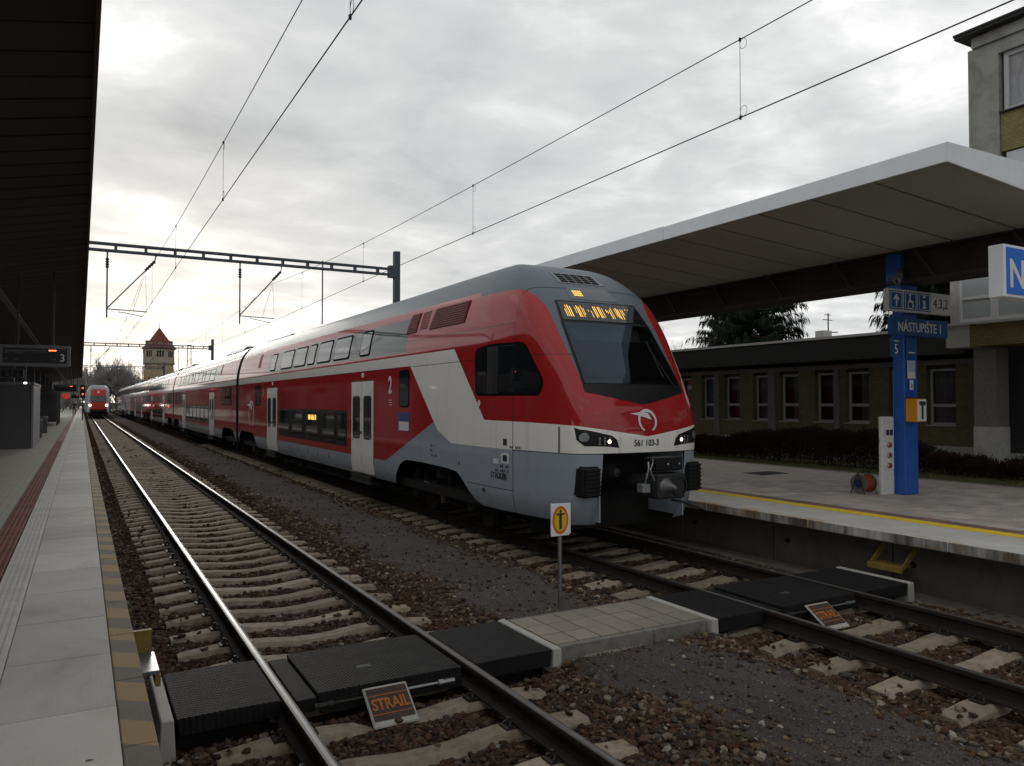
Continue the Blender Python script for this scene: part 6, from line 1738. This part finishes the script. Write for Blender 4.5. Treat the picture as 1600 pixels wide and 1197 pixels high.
for a in (180, 225, 270, 315, 0):
    c, s = math.cos(R(a)), math.sin(R(a))
    def wpos(u, z, e, r): return (TC[0] + (r * .924 + e) * c - u * s, TC[1] + (r * .924 + e) * s + u * c, z)
    rc_ = 2.75
    g = MB(); g.prism([wpos(-.55, 14.9, -.3, 3.45), wpos(.55, 14.9, -.3, 3.45), wpos(.55, 16.1, -.3, 3.45), wpos(-.55, 16.1, -.3, 3.45)], (-c * .9, -s * .9, 0)); dmr = g.build('dormer', m_trim, rf)
    g = MB(); g.prism([wpos(-.65, 16.1, -.25, 3.45), wpos(.65, 16.1, -.25, 3.45), wpos(0, 16.5, -.25, 3.45)], (-c * 1., -s * 1., 0)); g.build('dormer_roof', m_troof, dmr)
    for u in (-.55, 0, .55):
        g = MB(); g.prism([wpos(u - .17, 12.6, .03, 3.45), wpos(u + .17, 12.6, .03, 3.45), wpos(u + .17, 14.0, .03, 3.45), wpos(u - .17, 14.0, .03, 3.45)], (-c * .06, -s * .06, 0)); g.build('slit_window', m_blk, sh_)
    pts = [wpos(-.75, 2.0, .05, 3.3), wpos(.75, 2.0, .05, 3.3), wpos(.75, 9.2, .05, 3.3)] + [wpos(.75 * math.cos(R(q)), 9.2 + .75 * math.sin(R(q)), .05, 3.3) for q in (30, 60, 90, 120, 150)] + [wpos(-.75, 9.2, .05, 3.3)]
    g = MB(); g.prism(pts, (-c * .1, -s * .1, 0)); g.build('arched_panel', m_trim, wt_)
    pts = [wpos(-.62, 2.0, .08, 3.3), wpos(.62, 2.0, .08, 3.3), wpos(.62, 9.15, .08, 3.3)] + [wpos(.62 * math.cos(R(q)), 9.15 + .65 * math.sin(R(q)), .08, 3.3) for q in (30, 60, 90, 120, 150)] + [wpos(-.62, 9.15, .08, 3.3)]
    g = MB(); g.prism(pts, (-c * .06, -s * .06, 0)); g.build('panel_field', m_twr, wt_)
    g = MB(); g.prism([wpos(-.16, 5.2, .11, 3.3), wpos(.16, 5.2, .11, 3.3), wpos(.16, 7.9, .11, 3.3), wpos(-.16, 7.9, .11, 3.3)], (-c * .06, -s * .06, 0)); g.build('slit_window', m_blk, wt_)

# ---- bare trees
t = NT('bark'); m_bark = t.bsdf(t.ramp(t.noise(6, 4, .6, t.world()), [(.3, (.08, .07, .063)), (.7, (.16, .145, .13))]), .9)
t = NT('twig_grey_hazed'); m_tw = t.bsdf((.27, .255, .25), .9)  # winter twigs, paled further in place of distance haze
def bare_tree(seed, h, spread, depth, columnar=False, rmin=.012):
    rd = random.Random(seed); gt_, gw = MB(), MB()
    def grow(p, d, L_, r, lv):
        pts = [p]; q = p.copy(); dd = d.copy()
        for i in range(3):
            dd = (dd + Vector((rd.gauss(0, .10), rd.gauss(0, .10), rd.gauss(.04 if not columnar else .10, .05)))).normalized(); q = q + dd * (L_ / 3); pts.append(q.copy())
        rs = [r, r * .88, r * .76, r * .62]
        (gt_ if lv < 2 else gw).tube(pts, [max(rmin, a) for a in rs], 6 if lv < 2 else 3, cap=False)
        if lv >= depth: return
        nb = rd.randint(3, 5) if lv < depth - 1 else rd.randint(4, 6)
        if columnar and lv == 0: nb = 9
        for k in range(nb):
            f = rd.uniform(.35, 1.0); i = min(2, int(f * 3)); b = pts[i].lerp(pts[i + 1], f * 3 - i)
            a = rd.uniform(0, 2 * math.pi); o_ = dd.orthogonal().normalized(); o_ = Matrix.Rotation(a, 3, dd) @ o_
            sp = rd.uniform(.35, .95) * spread if not columnar else rd.uniform(.10, .28)
            grow(b, (dd + o_ * sp + Vector((0, 0, .15))).normalized(), L_ * rd.uniform(.52, .78), r * rd.uniform(.42, .6), lv + 1)
        grow(pts[-1], (dd + Vector((rd.gauss(0, .15), rd.gauss(0, .15), .1))).normalized(), L_ * .75, r * .62, lv + 1)
    grow(Vector((0, 0, -.3)), Vector((0, 0, 1)), h * .34, h * .021, 0)
    return gt_.mesh('trunk', m_bark, smooth=True), gw.mesh('crown', m_tw)
TREES = [bare_tree(1, 9, 1., 5, rmin=.013), bare_tree(2, 9, 1.1, 5, rmin=.013), bare_tree(3, 9, .9, 5, rmin=.013)]
POP = bare_tree(4, 14, .5, 5, True, .016)
def put_tree(me2_, x, y, s, rz, label, group=None, z=-.4):
    o = thing('bare_tree', label, 'tree', (x, y, z), group); o.scale = (s, s, s); o.rotation_euler.z = rz
    for me_, nm in zip(me2_, ('trunk', 'crown')): c = bpy.data.objects.new(nm, me_); COL.objects.link(c); c.parent = o
    return o
put_tree(POP, 3.4, 222, 1.0, 0, 'tall slender bare poplar left of the water tower')
rd = random.Random(21)
GRP = 'bare trees in the distance behind the water tower'
k = 0
for row in range(3):
    for i in range(10):
        x = -4 + i * 3.0 + rd.uniform(-1.4, 1.4) + row * .9; y = 205 + row * 16 + rd.uniform(-6, 6)
        if abs(x - 15.8) < 4.5 and y < 204: continue
        put_tree(TREES[k % 3], x, y, rd.uniform(.95, 1.45), rd.uniform(0, 6), 'bare grey tree in the dense row behind the water tower', GRP); k += 1
for i, (x, y, s) in enumerate(((27, 178, 1.2), (31, 190, 1.25), (24, 186, 1.05), (36, 196, 1.1))):
    put_tree(TREES[i % 3], x, y, s, i * 1.3, 'bare tree showing over the train roof right of the water tower', 'bare trees right of the water tower')
for i in range(9):
    put_tree(TREES[i % 3], -6 + i * 2.9 + rd.uniform(-.8, .8), 190 + rd.uniform(-4, 4), rd.uniform(.34, .5), rd.uniform(0, 6), 'low bare shrub at the foot of the distant trees', 'low shrubs before the distant trees')
for i, (x, y, s) in enumerate(((-3, 150, .55), (-5, 165, .7), (-2, 178, .6), (-8, 140, .8), (-14, 150, 1.0), (-18, 170, 1.0))):
    put_tree(TREES[(i + 1) % 3], x, y, s, i * 2.1, 'small bare tree beyond the end of the left platform', 'bare trees beyond the left platform')
bt = bare_tree(8, 8.2, .95, 5, rmin=.008)
put_tree(bt, 27.9, 32.4, 1.0, 1.0, 'fine-twigged bare tree left of the dark spruce behind the station roof', None, 0)

# ---- spruces
t = NT('spruce_needles'); m_ndl = t.bsdf(t.ramp(t.noise(2.2, 4, .6, t.world()), [(.3, (.006, .010, .006)), (.6, (.012, .019, .011)), (.8, (.022, .030, .017))]), .9, spec=.15)
def spruce(name, label, x, y, h, rbase, seed):
    rg = np.random.default_rng(seed); o = thing(name, label, 'tree', (x, y, 0))
    g = MB(); g.tube([(x, y, -.2), (x, y, h * .5), (x, y, h)], [.18, .11, .015], 8, cap=False); g.build('trunk', m_bark, o)
    gb = MB(); quads = []
    z = 1.2
    while z < h - .2:
        f = 1 - (z - 1.0) / (h - 1.0)
        nb = int(6 + 4 * f)
        for k in range(nb):
            a = rg.uniform(0, 2 * math.pi); L_ = (rbase * f ** .85 + .15) * rg.uniform(.62, 1.12)
            d = np.array([math.cos(a), math.sin(a), 0])
            pts = []
            for i in range(6):
                u = i / 5; pts.append(np.array([x, y, z + rg.uniform(-.05, .05) * 0]) + d * L_ * u + np.array([0, 0, -.30 * L_ * u + .22 * L_ * u * u * (1.2 if f > .3 else .5)]))
            gb.tube([tuple(p) for p in pts], [.03 * f + .008, .022 * f + .006, .016 * f + .005, .012 * f + .004, .008, .004], 4, cap=False)
            nn = int(52 * L_ + 14)
            for i in range(nn):
                u = rg.uniform(.12, 1.02); j = min(4, int(u * 5)); p = pts[j] + (pts[j + 1] - pts[j]) * (u * 5 - j)
                sd_ = np.array([-d[1], d[0], 0]) * rg.choice([-1, 1]); 
                tip = d * rg.uniform(.05, .25) + sd_ * rg.uniform(.08, .42) * (1.15 - u) + np.array([0, 0, -rg.uniform(.10, .55)])
                wdt = np.array([tip[1] * d[2] - tip[2] * d[1], tip[2] * d[0] - tip[0] * d[2], tip[0] * d[1] - tip[1] * d[0]]); wdt = wdt / (math.sqrt(float(wdt @ wdt)) + 1e-6) * rg.uniform(.02, .05)
                wdt = wdt + rg.normal(0, .012, 3)
                quads.append([p - wdt * .5, p + tip * .55 - wdt, p + tip, p + tip * .55 + wdt])
        z += rg.uniform(.15, .25)
    gb.build('branches', m_bark, o)
    Q = np.array(quads) - np.array([x, y, 0]); n = len(Q)
    me = bpy.data.meshes.new('crown'); me.vertices.add(n * 4); me.vertices.foreach_set('co', Q.reshape(-1)); me.loops.add(n * 4); me.loops.foreach_set('vertex_index', np.arange(n * 4)); me.polygons.add(n); me.polygons.foreach_set('loop_start', np.arange(n) * 4); me.polygons.foreach_set('loop_total', np.full(n, 4)); me.update(); me.validate(); me.materials.append(m_ndl)
    link('crown', me, o)
spruce('spruce_tree', 'dark spruce behind the low station roof, seen beneath the canopy', 30.6, 28.9, 12.8, 4.5, 3)
spruce('spruce_tree', 'dark spruce seen between the blue column and the glazed bay', 33.0, 20.4, 13.5, 4.0, 4)
# rooftop beyond
hb = thing('rooftop_hut', 'small white rooftop hut with antenna beyond the low building', 'hut', (38.2, 31, 4))
g = MB(); g.box(37.6, 30.0, 0, 38.3, 30.6, 6.35); g.build('wall', m_plinth, hb)
g = MB(); g.tube([(38.25, 30.2, 6.3), (38.25, 30.2, 7.4)], .04, 6); g.tube([(37.8, 30.2, 7.0), (38.6, 30.2, 7.0)], .025, 5); g.tube([(37.95, 30.2, 7.3), (38.45, 30.2, 7.3)], .025, 5); g.tube([(38.3, 30.2, 6.25), (39.1, 30.2, 6.32)], .03, 5); g.build('antenna', m_dsteel, hb)
